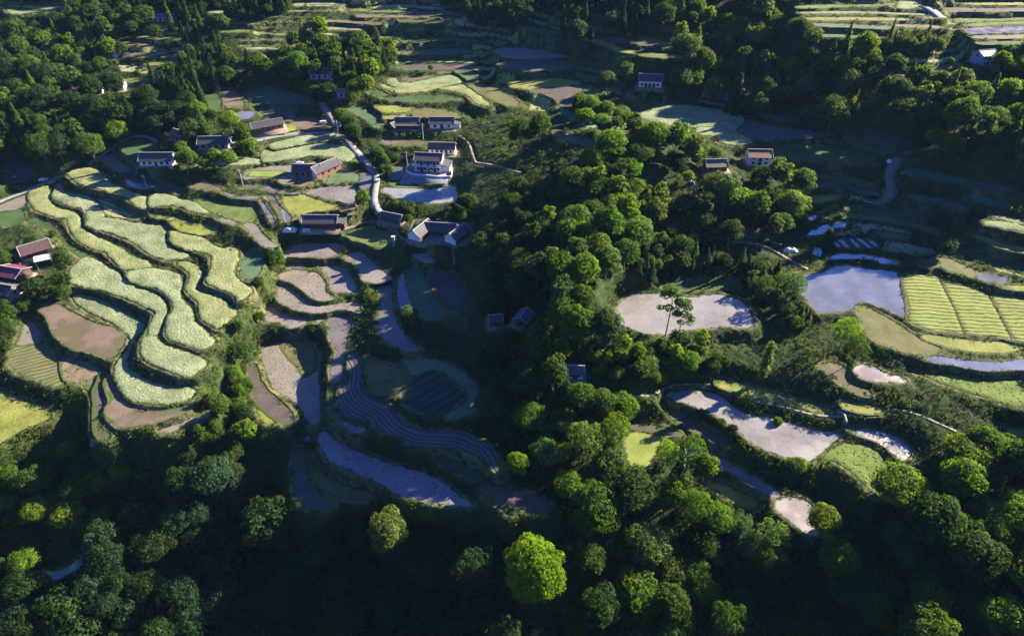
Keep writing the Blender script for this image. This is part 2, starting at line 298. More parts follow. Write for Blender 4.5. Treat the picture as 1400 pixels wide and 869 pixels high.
# houses: uv = middle of the footprint in the photograph, yaw in degrees, w = ridge length, d, wh wall height, rh roof height
HOUSES = [
dict(uv=(222,28), yaw=4, w=17, d=6, wh=3.0, rh=.9, roof='blue', wall='white', name='farm_shed', cat='shed', label='long shed with bright blue metal roof among conifers, top left'),
dict(uv=(154,78), yaw=-10, w=7, d=5, wh=3, rh=1.4, roof='tile', wall='white', name='farmhouse', cat='house', label='tiny white farmhouse half hidden beside strip terraces, upper left'),
dict(uv=(122,126), yaw=2, w=19, d=7, wh=3.6, rh=2.2, roof='brown', wall='white', name='farmhouse', cat='house', label='long white farmhouse with brown tile roof and dark bays, far left in the forest', bays=3),
dict(uv=(158,122), yaw=8, w=12, d=6, wh=3.2, rh=1.6, roof='tile', wall='white', name='outbuilding', cat='outbuilding', label='low pale outbuilding joined to right end of the long forest farmhouse'),
dict(uv=(366,176), yaw=28, w=16, d=6, wh=2.8, rh=1.7, roof='tile', wall='brick', name='brick_barn', cat='barn', label='long low red-walled barn with tile roof beside the white road'),
dict(uv=(295,200), yaw=3, w=15, d=7, wh=3.2, rh=2.2, roof='tile', wall='grey', name='farmhouse', cat='house', label='shaded grey farmhouse behind yellow-green trees left of the barn'),
dict(uv=(247,189), yaw=-30, w=7, d=6, wh=3.0, rh=1.6, roof='redtile', wall='brick', name='hut', cat='hut', label='small hut with tilted red roof above the grey farmhouse'),
dict(uv=(218,223), yaw=1, w=16, d=7, wh=3.2, rh=2.4, roof='tile', wall='white', name='farmhouse', cat='house', label='dark-roofed farmhouse with white wall ends above the left wheat terraces'),
dict(uv=(421,238), yaw=-2, w=13, d=6, wh=3.2, rh=2.0, roof='tile', wall='brick', name='farmhouse', cat='house', label='L-shaped farmhouse with sunlit gable wing among pale paddies', wing=dict(x=8.3, y=2.6, w=15, d=6.4, yaw=52)),
dict(uv=(439,106), yaw=0, w=12, d=6.5, wh=3.6, rh=2.0, roof='tile', wall='white', name='farmhouse', cat='house', label='white farmhouse tucked under tall trees, upper left of centre'),
dict(uv=(471,131), yaw=5, w=7, d=6, wh=3.2, rh=.5, roof='concrete', wall='bluegrey', name='hut', cat='hut', label='blue-grey flat-roofed hut by a round yellow-green tree'),
dict(uv=(558,173), yaw=0, w=13, d=7, wh=2.9, rh=2.3, roof='tile', wall='wood', name='farmhouse', cat='house', label='brown timber farmhouse below the lit curved terrace', porch=True),
dict(uv=(540,176), yaw=55, w=5.5, d=4.5, wh=2.5, rh=1.5, roof='tile', wall='wood', name='hut', cat='hut', label='small wooden hut with pale ridge at left of the timber farmhouse'),
dict(uv=(605,173), yaw=-1, w=13, d=6.5, wh=3.3, rh=2.0, roof='tile', wall='white', name='farmhouse', cat='house', label='white farmhouse with lean-to, right neighbour of the brown timber farmhouse', bays=2, lean=True),
dict(uv=(605,208), yaw=-3, w=13.5, d=6, wh=3.3, rh=2.0, roof='tile', wall='white', name='farmhouse', cat='house', label='single-storey white farmhouse directly behind the two-storey villa', bays=3),
dict(uv=(588,230), yaw=-6, w=13.5, d=8, wh=6.4, rh=1.9, roof='tile', wall='white', name='villa', cat='house', label='two-storey white villa with dark roof and curved walled yard', storeys=2, bays=4, yard=5, pad=3, villa=True),
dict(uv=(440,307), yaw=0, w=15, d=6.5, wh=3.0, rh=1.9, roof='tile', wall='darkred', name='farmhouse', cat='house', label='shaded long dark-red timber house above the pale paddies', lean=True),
dict(uv=(537,301), yaw=-20, w=9.5, d=4, wh=2.4, rh=1.2, roof='tile', wall='wood', name='gatehouse', cat='gatehouse', label='narrow timber gatehouse with white ridge below the parked dark car'),
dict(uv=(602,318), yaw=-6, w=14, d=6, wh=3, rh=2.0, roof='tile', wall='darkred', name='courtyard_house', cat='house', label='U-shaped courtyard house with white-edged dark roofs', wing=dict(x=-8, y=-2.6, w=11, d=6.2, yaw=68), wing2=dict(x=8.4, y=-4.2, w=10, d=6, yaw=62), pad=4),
dict(uv=(677,441), yaw=10, w=4.5, d=4, wh=2.6, rh=1.2, roof='tile', wall='wood', name='hut', cat='hut', label='tiny dark hut in deep shade beside the grey shed'),
dict(uv=(716,441), yaw=65, w=6, d=5, wh=3.2, rh=1.6, roof='slate', wall='wood', name='shed', cat='shed', label='timber shed with blue-grey slate roof in the shaded wood'),
dict(uv=(786,512), yaw=-4, w=5.2, d=4.2, wh=2.8, rh=1.3, roof='slate', wall='white', name='cottage', cat='cottage', label='small cottage with slate roof and two white wall panels at start of the path', bays=2),
dict(uv=(888,117), yaw=-8, w=13, d=7, wh=4.2, rh=2.4, roof='tile', wall='white', wallend='brick', name='farmhouse', cat='house', label='white-fronted farmhouse with brick gable end beside the wooded knoll', bays=3),
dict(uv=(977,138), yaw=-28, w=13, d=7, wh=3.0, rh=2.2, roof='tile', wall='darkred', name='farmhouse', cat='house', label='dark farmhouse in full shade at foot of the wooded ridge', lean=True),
dict(uv=(977,231), yaw=4, w=10, d=6, wh=3, rh=2.0, roof='brown', wall='brick', name='barn', cat='barn', label='old brown-tiled barn left of the red-roofed white house'),
dict(uv=(1035,222), yaw=-3, w=11, d=8, wh=4.8, rh=2.0, roof='redtile', wall='white', name='farmhouse', cat='house', label='white house with red tile roof among lit trees, right of centre', storeys=2, bays=2),
dict(uv=(1342,86), yaw=12, w=9.5, d=8, wh=5.2, rh=1.7, roof='tan', wall='bluegrey', name='farmhouse', cat='house', label='two-storey house with tan roof and balcony near top right corner', storeys=2, bays=2, balcony=True),
dict(uv=(52,347), yaw=38, w=11, d=7, wh=3.4, rh=2.2, roof='redbrown', wall='wood', name='farmhouse', cat='house', label='reddish-roofed timber farmhouse at left of the wheat terraces'),
dict(uv=(22,380), yaw=-14, w=10, d=7.5, wh=3.6, rh=1.6, roof='pink', wall='wood', name='farmhouse', cat='house', label='house with bright magenta-red roof near left edge'),
dict(uv=(8,402), yaw=-14, w=11, d=7, wh=3.2, rh=1.8, roof='tile', wall='grey', name='outbuilding', cat='outbuilding', label='dark-roofed outbuilding below the magenta-roofed house at left edge'),
]
ROADS = [
('road','concrete',2.5,'350,192 372,186 400,183 440,180 461,180 470,185 480,200 492,213 503,225 513,236 515,245 511,262 508,275 514,288 520,292'),
('road','concrete',2.0,'-40,290 0,274 30,263 60,250 92,236 118,226'),
('road','concrete',1.8,'120,225 135,215 160,196 176,186 186,182 200,184 216,194'),
('road','dirtroad',3.2,'1330,190 1290,195 1262,203 1232,214 1220,222 1215,235 1217,250 1226,262 1224,270 1214,277 1195,277'),
('road','dirtroad',2.6,'440,140 446,152 456,165 462,178'),
('road','dirtroad',2.4,'1265,100 1282,96 1298,90 1310,86'),
('road','concrete',4.0,'1262,8 1275,14 1285,24'),
('footpath','pathstone',.65,'777,520 800,528 822,535 845,541 870,541 895,539 904,530 920,525 960,525 990,527 1015,540 1035,551 1062,553 1090,562 1120,569 1142,571 1150,567 1170,565 1200,567 1208,560 1235,559 1262,570 1300,586 1335,603'),
('footpath','pathsoil',1.0,'468,313 485,308 500,304 510,300'),
('footpath','pathsoil',.9,'540,315 548,325 560,330'),
('footpath','pathsoil',.9,'617,335 625,352 622,362'),
('footpath','pathsoil',1.1,'648,222 665,224 680,227 700,233 712,236'),
('footpath','pathsoil',.9,'628,186 640,194 645,210 650,222'),
('footpath','pathsoil',1.2,'905,404 960,330 1020,332 1050,336 1075,350 1090,360 1110,367 1130,362 1135,352 1150,348'),
('footpath','pathsoil',1.0,'868,156 888,150 905,143 910,137 908,132'),
('footpath','pathsoil',1.0,'840,80 860,76 875,70 890,62 920,58 940,48'),
('footpath','pathsoil',.7,'125,611 128,600 130,575 127,545 123,528'),
]
ROADS = [r for r in ROADS if not r[3].startswith('905,404')] + [('footpath','pathsoil',1.2,'1000,330 1030,332 1055,340 1075,354 1092,362 1104,368')]
FINE = 1.6
# ---------------------------------------------------------------- relief
cu = np.array([c[0] for c in CTRL]); cv = np.array([c[1] for c in CTRL]); cz = np.array([c[2] for c in CTRL])
cx, cy = unproj(cu, cv, cz)
def _tps(r2): return np.where(r2 > 0, 0.5 * r2 * np.log(r2 + 1e-9), 0)
_n = len(cz); _S = 100.0
_A = np.zeros((_n + 3, _n + 3)); _px, _py = cx / _S, cy / _S
_A[:_n, :_n] = _tps((_px[:, None] - _px) ** 2 + (_py[:, None] - _py) ** 2) + np.eye(_n) * 0.004
_A[:_n, _n] = 1; _A[:_n, _n + 1] = _px; _A[:_n, _n + 2] = _py; _A[_n:, :_n] = _A[:_n, _n:].T
_W = np.linalg.solve(_A, np.concatenate([cz, [0, 0, 0]]))
def base(X, Y):
    X = np.asarray(X, float); Y = np.asarray(Y, float); sh = X.shape; X = X.ravel(); Y = Y.ravel()
    out = np.empty_like(X)
    for i in range(0, len(X), 60000):
        x = X[i:i + 60000] / _S; y = Y[i:i + 60000] / _S
        out[i:i + 60000] = _tps((x[:, None] - _px) ** 2 + (y[:, None] - _py) ** 2) @ _W[:_n] + _W[_n] + _W[_n + 1] * x + _W[_n + 2] * y
    # outside the measured patch the valley goes on as plain hills plus the added mountains
    u, v, d = proj(X, Y, np.zeros_like(X))
    far = np.maximum.reduce([(-90 - u) / 250, (u - 1490) / 250, (-30 - v) / 120, (v - 930) / 300, np.zeros_like(u)])
    far = np.where(Y < 20, 1.0, far); far = sstep(0, 1, far)
    hills = outer(X, Y)
    return (np.clip(out, -60, 70) * (1 - far) + hills * far).reshape(sh)
def outer(X, Y):
    h = 10 + 14 * (vnoise(X, Y, 160, 3) - .5) + sstep(430, 900, Y) * 90 + sstep(60, -60, Y) * -30
    # out-of-frame mountains, added and shaped to cast shade into the valley
    for (mx, my, mh, rx, ry, rot) in SHADE_MOUNTAINS:
        c, s = math.cos(R(rot)), math.sin(R(rot)); a = (X - mx) * c + (Y - my) * s; b = -(X - mx) * s + (Y - my) * c
        h = h + mh * np.exp(-(a / rx) ** 2 - (b / ry) ** 2)
    return h + (vnoise(X, Y, 60, 5) - .5) * 10 * sstep(300, 700, np.hypot(X, Y - 200))
def inpoly(X, Y, poly):
    x1, y1 = poly[:, 0], poly[:, 1]; x2, y2 = np.roll(x1, -1), np.roll(y1, -1)
    ins = np.zeros(X.shape, bool)
    for a, b, c, d in zip(x1, y1, x2, y2):
        if b != d: ins ^= ((b > Y) != (d > Y)) & (X < (c - a) * (Y - b) / (d - b) + a)
    return ins
def pdist(X, Y, poly, closed=True):
    best = np.full(X.shape, 1e9); n = len(poly)
    for i in range(n if closed else n - 1):
        a = poly[i]; b = poly[(i + 1) % n]; dx, dy = b - a; L = dx * dx + dy * dy + 1e-9
        t = np.clip(((X - a[0]) * dx + (Y - a[1]) * dy) / L, 0, 1)
        best = np.minimum(best, (X - a[0] - t * dx) ** 2 + (Y - a[1] - t * dy) ** 2)
    return np.sqrt(best)
def sdist(X, Y, poly):
    d = pdist(X, Y, poly); return np.where(inpoly(X, Y, poly), -d, d)
def spline(pts, closed=True, k=4):
    pts = np.array(pts, float); n = len(pts); out = []
    for i in range(n if closed else n - 1):
        if closed: p0, p1, p2, p3 = pts[i - 1], pts[i], pts[(i + 1) % n], pts[(i + 2) % n]
        else: p0, p1, p2, p3 = pts[max(i - 1, 0)], pts[i], pts[i + 1], pts[min(i + 2, n - 1)]
        for j in range(k):
            t = j / k
            out.append(.5 * (2 * p1 + (p2 - p0) * t + (2 * p0 - 5 * p1 + 4 * p2 - p3) * t * t + (3 * p1 - p0 - 3 * p2 + p3) * t ** 3))
    if not closed: out.append(pts[-1])
    return np.array(out)
def march(u, v, hf, lift=0.0):      # where the ray through a picture point meets the ground (lifted)
    u = np.atleast_1d(np.asarray(u, float)); v = np.atleast_1d(np.asarray(v, float))
    lift = np.broadcast_to(np.asarray(lift, float), u.shape)
    dx, dy, dz = raydir(u, v); t = np.full(u.shape, 60.0); done = np.zeros(u.shape, bool); prev = t.copy()
    for _ in range(420):
        X, Y, Z = dx * t, dy * t, CH + dz * t
        below = Z < hf(X, Y) + lift
        done |= below
        if done.all(): break
        prev = np.where(done, prev, t); t = np.where(done, t, t * 1.004 + 0.6)
    lo, hi = prev, t
    for _ in range(12):
        m = (lo + hi) / 2; bl = CH + dz * m < hf(dx * m, dy * m) + lift
        hi = np.where(bl, m, hi); lo = np.where(bl, lo, m)
    return dx * hi, dy * hi, CH + dz * hi - lift

class Field: pass
fields = []
for (z, kind, s, fl) in FIELDS:
    f = Field(); f.kind = kind; f.px = np.array(zp(z, P(s))); f.sharp = 's' in fl
    f.spx = f.px if f.sharp else spline(f.px)
    if f.sharp:
        q = []
        for i in range(len(f.px)):
            a, b = f.px[i], f.px[(i + 1) % len(f.px)]; m = max(1, int(np.hypot(*(b - a)) / 6))
            q += [a + (b - a) * j / m for j in range(m)]
        f.spx = np.array(q)
    grow = (2.2 if kind in ('wheat', 'wheatY') else 1.0) if f.px[:, 1].mean() > 110 else .2          # outlines were traced inside the grassy rims
    tt = np.roll(f.spx, -1, 0) - np.roll(f.spx, 1, 0); tt /= np.linalg.norm(tt, axis=1)[:, None] + 1e-9
    sg = 1 if (f.spx[:, 0] * np.roll(f.spx[:, 1], -1) - np.roll(f.spx[:, 0], -1) * f.spx[:, 1]).sum() > 0 else -1
    f.spx = f.spx + np.stack([tt[:, 1], -tt[:, 0]], 1) * grow * sg
    if not f.sharp: f.spx = f.spx + np.stack([tt[:, 1], -tt[:, 0]], 1) * ((vnoise(f.spx[:, 0], f.spx[:, 1], 5.5, 21) - .5) * (2.6 if f.px[:, 1].mean() > 110 else .8))[:, None]
    c = f.px.mean(0); f.c = c
    X, Y, Z = march(c[0], c[1], base); f.z = float(Z[0]); f.bb = (f.spx.min(0), f.spx.max(0))
    fields.append(f)
CROP = dict(wheat=.3, wheatY=.3, rice=.25, rows=.15)
def to_world(f):
    X, Y = unproj(f.spx[:, 0], f.spx[:, 1], f.z + CROP.get(f.kind, 0)); f.w = np.stack([X, Y], 1)
for f in fields: to_world(f)
pairs = []
for i, a in enumerate(fields):
    for j in range(i + 1, len(fields)):
        b = fields[j]
        if (a.bb[0] < b.bb[1] + 14).all() and (b.bb[0] < a.bb[1] + 14).all(): pairs.append((a, b))
if not (ZF and len(ZF) == len(fields)):
    for it in range(60):
        bad = 0
        for a, b in pairs:
            if abs(a.z - b.z) < 0.08: continue
            da = sdist(a.w[:, 0], a.w[:, 1], b.w).min(); db = sdist(b.w[:, 0], b.w[:, 1], a.w).min()
            if min(da, db) < 0.55:
                bad += 1; m = (a.z + b.z) / 2; k = 0.75
                a.z = m + (a.z - m) * k; b.z = m + (b.z - m) * k; to_world(a); to_world(b)
        if not bad: break
else:
    for i, (f, z_) in enumerate(zip(fields, ZF)): f.z = z_ if i > 12 else .5 + 1.12 * (z_ - .5); to_world(f)
print('relax', 't', round(time.time() - T0, 1))

# house pads
HS = .62
pads = []
for h in HOUSES:
    X, Y, Z = march(h['uv'][0], h['uv'][1], base)
    h['x'], h['y'], h['z'] = float(X[0]), float(Y[0]), float(Z[0]) + h.get('dz', 0)
    a = R(h['yaw']); ca, sa = math.cos(a), math.sin(a); m = h.get('pad', 1.0); W2, D2 = HS * h['w'] / 2 + m, HS * h['d'] / 2 + m
    f = Field(); f.kind = 'pad'; f.z = h['z']; f.sharp = True
    cs = [(-W2, -D2 - h.get('yard', .5)), (W2, -D2 - h.get('yard', .5)), (W2, D2), (-W2, D2)]
    f.w = np.array([(h['x'] + x * ca - y * sa, h['y'] + x * sa + y * ca) for x, y in cs]); h['padw'] = f
    pads.append(f)

TERR = [[(u, v) for u, v in P(s)] for s in (
 '60,-60 420,-60 420,40 380,60 300,40 300,100 270,140 170,110 150,60 220,50 200,10 60,25',
 '300,-60 640,-60 860,-60 860,110 780,150 700,150 600,90 480,80 330,70', '560,40 800,60 960,40 960,90 800,150 620,130',
 '1080,-60 1500,-60 1500,130 1380,70 1250,110 1110,60', '1060,180 1160,190 1240,215 1440,240 1440,430 1400,380 1250,350 1120,330 1100,260', '0,-60 120,-60 120,25 0,20')]
def tmask(X, Y, Z):
    u, v, d = proj(X, Y, Z); m = np.zeros(X.shape)
    for p in TERR:
        p = np.array(p, float); bb0, bb1 = p.min(0) - 20, p.max(0) + 20
        k = (u > bb0[0]) & (u < bb1[0]) & (v > bb0[1]) & (v < bb1[1])
        if k.any(): m[k] = np.maximum(m[k], sstep(6, -6, sdist(u[k], v[k], p)))
    return m
STEP = 1.25
def height0(X, Y, full=False):
    b = base(X, Y)
    b = b + (vnoise(X, Y, 16, 1) - .5) * .8 + (vnoise(X, Y, 5, 2) - .5) * .3
    bt = b + (vnoise(X, Y, 45, 6) - .5) * 2.4
    m = tmask(X, Y, b)
    q = bt / STEP; fr = q - np.floor(q); tz = (np.floor(q) + sstep(.66, .98, fr)) * STEP
    b = b * (1 - m) + tz * m
    lev = np.where(m > .5, np.where(fr < .66, np.floor(q) + 1000, -2), -1)
    sw = np.full(X.shape, 0.006); sz = sw * b; ins = np.zeros(X.shape); iz = np.zeros(X.shape); mind = np.full(X.shape, 99.0)
    for f in pads + fields:
        lo, hi = f.w.min(0) - 8, f.w.max(0) + 8
        k = np.nonzero((X > lo[0]) & (X < hi[0]) & (Y > lo[1]) & (Y < hi[1]))
        if len(k[0]) == 0: continue
        d = sdist(X[k], Y[k], f.w)
        o = d > 0; mind[k] = np.minimum(mind[k], d)
        wgt = np.where(o, (.8 / (np.abs(d) + .2)) ** 4 * np.clip(1 - d / 8, 0, 1) ** 2, 0)
        sw[k] += wgt; sz[k] += wgt * f.z
        ii = (~o) & (ins[k] == 0); drop = sstep(0.05, -0.45, d) * 0.5
        kk = tuple(a[ii] for a in k); ins[kk] = 1; iz[kk] = f.z + .08 - drop[ii] 
    h = np.where(ins > 0, iz, sz / sw + .10 * np.exp(-(mind / 1.2) ** 2))
    if full: return h, mind, lev, m
    return h
# a one metre lookup grid, used to stand things on the ground
GX0, GY0, GW, GH = -480.0, 20.0, 960, 760
print('roads t', round(time.time() - T0, 1))
gx, gy = np.meshgrid(GX0 + np.arange(GW), GY0 + np.arange(GH))
G0 = height0(gx.ravel(), gy.ravel()).reshape(GH, GW)
def lookup(G):
    def f(X, Y):
        x = np.clip((X - GX0), 0, GW - 1.001); y = np.clip((Y - GY0), 0, GH - 1.001)
        xi = x.astype(int); yi = y.astype(int); a = x - xi; b = y - yi
        return (G[yi, xi] * (1 - a) + G[yi, xi + 1] * a) * (1 - b) + (G[yi + 1, xi] * (1 - a) + G[yi + 1, xi + 1] * a) * b
    return f
ground0 = lookup(G0)
roads = []
for (name, kind, wid, s) in ROADS:
    f = Field(); f.name = name; f.kind = kind; f.wid = wid
    p = spline(P(s), closed=False, k=8)
    X, Y, Z = march(p[:, 0], p[:, 1], ground0)
    seg = np.concatenate([[0], np.cumsum(np.hypot(np.diff(X), np.diff(Y)))]); n = max(4, int(seg[-1] / 1.5)); t = np.linspace(0, seg[-1], n)
    X = np.interp(t, seg, X); Y = np.interp(t, seg, Y); Z = np.interp(t, seg, Z)
    for _ in range(12 if wid > 1.5 else 4):
        for A in (X, Y, Z): A[1:-1] = (A[:-2] + 2 * A[1:-1] + A[2:]) / 4
    f.w = np.stack([X, Y], 1); f.zz = Z; roads.append(f)
def carve(X, Y, h):
    rd = np.full(X.shape, 99.0)
    for f in roads:
        lo, hi = f.w.min(0) - 6, f.w.max(0) + 6
        k = np.nonzero((X > lo[0]) & (X < hi[0]) & (Y > lo[1]) & (Y < hi[1]))
        if len(k[0]) == 0: continue
        x, y = X[k], Y[k]; best = np.full(x.shape, 1e9); bz = np.zeros(x.shape)
        for i in range(len(f.w) - 1):
            a, b = f.w[i], f.w[i + 1]; dx, dy = b - a; t = np.clip(((x - a[0]) * dx + (y - a[1]) * dy) / (dx * dx + dy * dy + 1e-9), 0, 1)
            d = (x - a[0] - t * dx) ** 2 + (y - a[1] - t * dy) ** 2; m = d < best
            best = np.where(m, d, best); bz = np.where(m, f.zz[i] + t * (f.zz[i + 1] - f.zz[i]), bz)
        d = np.sqrt(best); g = sstep(f.wid / 2 + (2.2 if f.wid > 1.5 else 1.2), f.wid / 2 + .15, d)
        h[k] = h[k] * (1 - g) + (bz - .08) * g; rd[k] = np.minimum(rd[k], d - f.wid / 2)
    return h, rd
G1, GRD = carve(gx.ravel(), gy.ravel(), G0.ravel().copy()); G1 = G1.reshape(GH, GW)
ground = lookup(G1)
_m = np.full(gx.shape, 99.0).ravel()
_fid = np.full(_m.shape, -1)
for i, f in enumerate(fields + pads):
    lo, hi = f.w.min(0) - 8, f.w.max(0) + 8
    k = np.nonzero((gx.ravel() > lo[0]) & (gx.ravel() < hi[0]) & (gy.ravel() > lo[1]) & (gy.ravel() < hi[1]))[0]
    if len(k): _m[k] = np.minimum(_m[k], sdist(gx.ravel()[k], gy.ravel()[k], f.w))
GD = np.minimum(_m, GRD).reshape(GH, GW); clear = lookup(GD)     # distance to the nearest field, pad or road
print('grid t', round(time.time() - T0, 1))
# ---------------------------------------------------------------- materials
def newmat(name):
    m = bpy.data.materials.new(name); m.use_nodes = True; t = m.node_tree
    return m, t, t.nodes['Principled BSDF']
def N(t, typ, **kw):
    n = t.nodes.new(typ)
    for k, v in kw.items():
        if k[0] == 'i' and k[1:].isdigit(): n.inputs[int(k[1:])].default_value = v
        else: setattr(n, k, v)
    return n
def ramp(t, fac, stops, interp='LINEAR'):
    r = N(t, 'ShaderNodeValToRGB'); r.color_ramp.interpolation = interp; e = r.color_ramp.elements
    while len(e) < len(stops): e.new(0.5)
    for el, (p, c) in zip(e, stops): el.position = p; el.color = (*c, 1) if len(c) == 3 else c
    if fac is not None: t.links.new(fac, r.inputs[0])
    return r.outputs[0]
def noise(t, scale, detail=4, rough=.6, vec=None, dist=0):
    n = N(t, 'ShaderNodeTexNoise'); n.inputs['Scale'].default_value = scale; n.inputs['Detail'].default_value = detail
    n.inputs['Roughness'].default_value = rough; n.inputs['Distortion'].default_value = dist
    if vec is None:
        g = N(t, 'ShaderNodeTexCoord'); vec = g.outputs['Object']
    t.links.new(vec, n.inputs['Vector']); return n.outputs[0]
def mix(t, fac, a, b):
    m = N(t, 'ShaderNodeMix', data_type='RGBA')
    for s, v in ((m.inputs[0], fac), (m.inputs[6], a), (m.inputs[7], b)):
        if isinstance(v, (int, float)): s.default_value = v
        elif isinstance(v, tuple): s.default_value = (*v, 1)
        else: t.links.new(v, s)
    return m.outputs[2]
def mth(t, op, a, b=0.0, c=None):
    m = N(t, 'ShaderNodeMath', operation=op)
    for s, v in zip(m.inputs, (a, b, c)):
        if v is None: continue
        if isinstance(v, (int, float)): s.default_value = v
        else: t.links.new(v, s)
    return m.outputs[0]
def attr(t, name):
    a = N(t, 'ShaderNodeAttribute', attribute_name=name); return a
def bump(t, b, h, strength, dist):
    n = N(t, 'ShaderNodeBump'); n.inputs['Strength'].default_value = strength; n.inputs['Distance'].default_value = dist
    t.links.new(h, n.inputs['Height']); t.links.new(n.outputs[0], b.inputs['Normal'])
MAT = {}
def field_mat(key, c1, c2, c3=None, rough=.9, sc=.35, fine=2.5, bs=.5, bd=.15, spec=.3, fringe=.5, rows=None, dots=None, wet=None, patch=None):
    """two or three mottled colours, a grassy fringe along the edge, optional rows / stubble dots / wet gloss"""
    m, t, b = newmat(key); MAT[key] = m
    n1 = noise(t, sc, 4, .6); n2 = noise(t, fine, 5, .7)
    f = mth(t, 'ADD', mth(t, 'MULTIPLY', n1, .65), mth(t, 'MULTIPLY', n2, .35))
    st = [(.36, c1), (.62, c2)] if c3 is None else [(.34, c1), (.5, c2), (.66, c3)]
    col = ramp(t, f, st)
    if patch:
        p = ramp(t, noise(t, .09, 3, .55), [(.5, (0, 0, 0)), (.56, (1, 1, 1))]); col = mix(t, p, col, patch)
    hgt = n2
    if rows:        # (direction degrees or 'edge', spacing m, dark colour, width)
        ang, spc, rc, wd = rows
        if ang == 'edge': x = mth(t, 'ADD', mth(t, 'DIVIDE', attr(t, 'rd').outputs['Fac'], spc), mth(t, 'MULTIPLY', noise(t, .3, 3), .35))
        else:
            g = N(t, 'ShaderNodeTexCoord'); s = N(t, 'ShaderNodeSeparateXYZ'); t.links.new(g.outputs['Object'], s.inputs[0])
            x = mth(t, 'ADD', mth(t, 'MULTIPLY', s.outputs[0], math.cos(R(ang)) / spc), mth(t, 'MULTIPLY', s.outputs[1], math.sin(R(ang)) / spc))
            x = mth(t, 'ADD', x, mth(t, 'MULTIPLY', noise(t, .25, 3), 1.3))
        w_ = mth(t, 'PINGPONG', x, .5)
        rr = ramp(t, w_, [(max(0, wd - .06), (1, 1, 1)), (wd + .08, (0, 0, 0))])
        col = mix(t, rr, col, rc); hgt = mth(t, 'SUBTRACT', mth(t, 'MULTIPLY', n2, .4), rr)
    if dots:
        vo = N(t, 'ShaderNodeTexVoronoi'); vo.inputs['Scale'].default_value = dots[0]; g = N(t, 'ShaderNodeTexCoord'); t.links.new(g.outputs['Object'], vo.inputs['Vector'])
        dd = ramp(t, vo.outputs['Distance'], [(dots[2] * .6, (1, 1, 1)), (dots[2], (0, 0, 0))]); col = mix(t, dd, col, dots[1])
        hgt = mth(t, 'ADD', hgt, dd)
    if fringe:
        e = mth(t, 'ADD', attr(t, 'ed').outputs['Fac'], mth(t, 'MULTIPLY', mth(t, 'SUBTRACT', noise(t, .8, 3), .5), fringe * 3))
        ef = ramp(t, e, [(fringe * .55, (1, 1, 1)), (min(.99, fringe * .55 + .35), (0, 0, 0))]); col = mix(t, ef, col, (.075, .11, .02))
    t.links.new(col, b.inputs['Base Color']); b.inputs['Roughness'].default_value = rough
    b.inputs['Specular IOR Level'].default_value = spec
    if wet:
        rg = ramp(t, noise(t, wet[0], 3, .5), [(.42, (wet[1],) * 3), (.6, (wet[2],) * 3)]); t.links.new(rg, b.inputs['Roughness'])
    bump(t, b, hgt, bs, bd); return m
field_mat('wheat', (.16, .20, .10), (.27, .31, .16), (.38, .41, .23), sc=.18, fine=1.8, bs=1, bd=.4, fringe=.5, spec=.1)
field_mat('wheatY', (.16, .19, .08), (.28, .305, .13), (.38, .39, .19), sc=.2, fine=1.8, bs=1, bd=.4, fringe=.5, spec=.1)
field_mat('strips', (.26, .26, .12), (.36, .33, .16), sc=.3, rows=(62, 2.0, (.12, .13, .05), .15), bd=.3)
field_mat('yellowgreen', (.13, .15, .025), (.24, .25, .05), (.33, .33, .08), sc=.25, bs=.8, bd=.2)
field_mat('lawn', (.17, .21, .04), (.24, .29, .06), (.30, .33, .09), sc=.25, bs=.5, bd=.1)
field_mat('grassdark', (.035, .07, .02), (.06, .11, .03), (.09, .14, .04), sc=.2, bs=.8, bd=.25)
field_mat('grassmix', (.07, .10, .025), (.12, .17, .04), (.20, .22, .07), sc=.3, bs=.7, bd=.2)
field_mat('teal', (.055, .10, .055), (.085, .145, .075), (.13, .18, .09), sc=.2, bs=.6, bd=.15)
field_mat('paddygreen', (.08, .13, .07), (.12, .19, .09), (.17, .22, .12), sc=.2, wet=(.3, .35, .7))
field_mat('soilgrey', (.15, .13, .11), (.22, .19, .16), (.27, .23, .19), sc=.25, fringe=.6)
field_mat('soilbrown', (.12, .085, .06), (.19, .135, .10), (.24, .18, .13), sc=.15, patch=(.13, .11, .06), fringe=.6)
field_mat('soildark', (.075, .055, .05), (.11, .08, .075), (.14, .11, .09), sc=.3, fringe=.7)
field_mat('soilpatch', (.07, .08, .03), (.20, .16, .09), (.28, .22, .14), sc=.4, fringe=.6, dots=(1.0, (.08, .09, .03), .3))
field_mat('soilolive', (.075, .085, .025), (.15, .14, .05), (.19, .16, .07), sc=.25, fringe=.7)
field_mat('paddy', (.10, .085, .085), (.17, .145, .145), (.2, .17, .17), rough=.4, sc=.12, fine=1.4, fringe=.5, dots=(1.1, (.06, .055, .045), .16), wet=(.25, .15, .5), spec=.5, bs=.4, bd=.06)
field_mat('paddypale', (.16, .135, .12), (.25, .21, .185), (.31, .26, .23), rough=.45, sc=.12, fine=1.4, fringe=.5, dots=(1.1, (.10, .08, .06), .2), wet=(.25, .2, .6), spec=.5, bs=.5, bd=.08)
field_mat('stubble', (.22, .19, .15), (.31, .26, .21), rough=.5, sc=.2, fringe=.4, dots=(1.5, (.10, .085, .06), .3), wet=(.3, .3, .6), spec=.5)
field_mat('stubblewet', (.18, .16, .17), (.25, .22, .23), rough=.3, sc=.2, fringe=.4, dots=(1.2, (.05, .05, .035), .26), wet=(.22, .15, .4), spec=.6)
field_mat('stubblepale', (.26, .26, .27), (.36, .35, .35), rough=.3, sc=.2, fringe=.35, dots=(1.4, (.09, .09, .07), .22), wet=(.25, .12, .4), spec=.6)
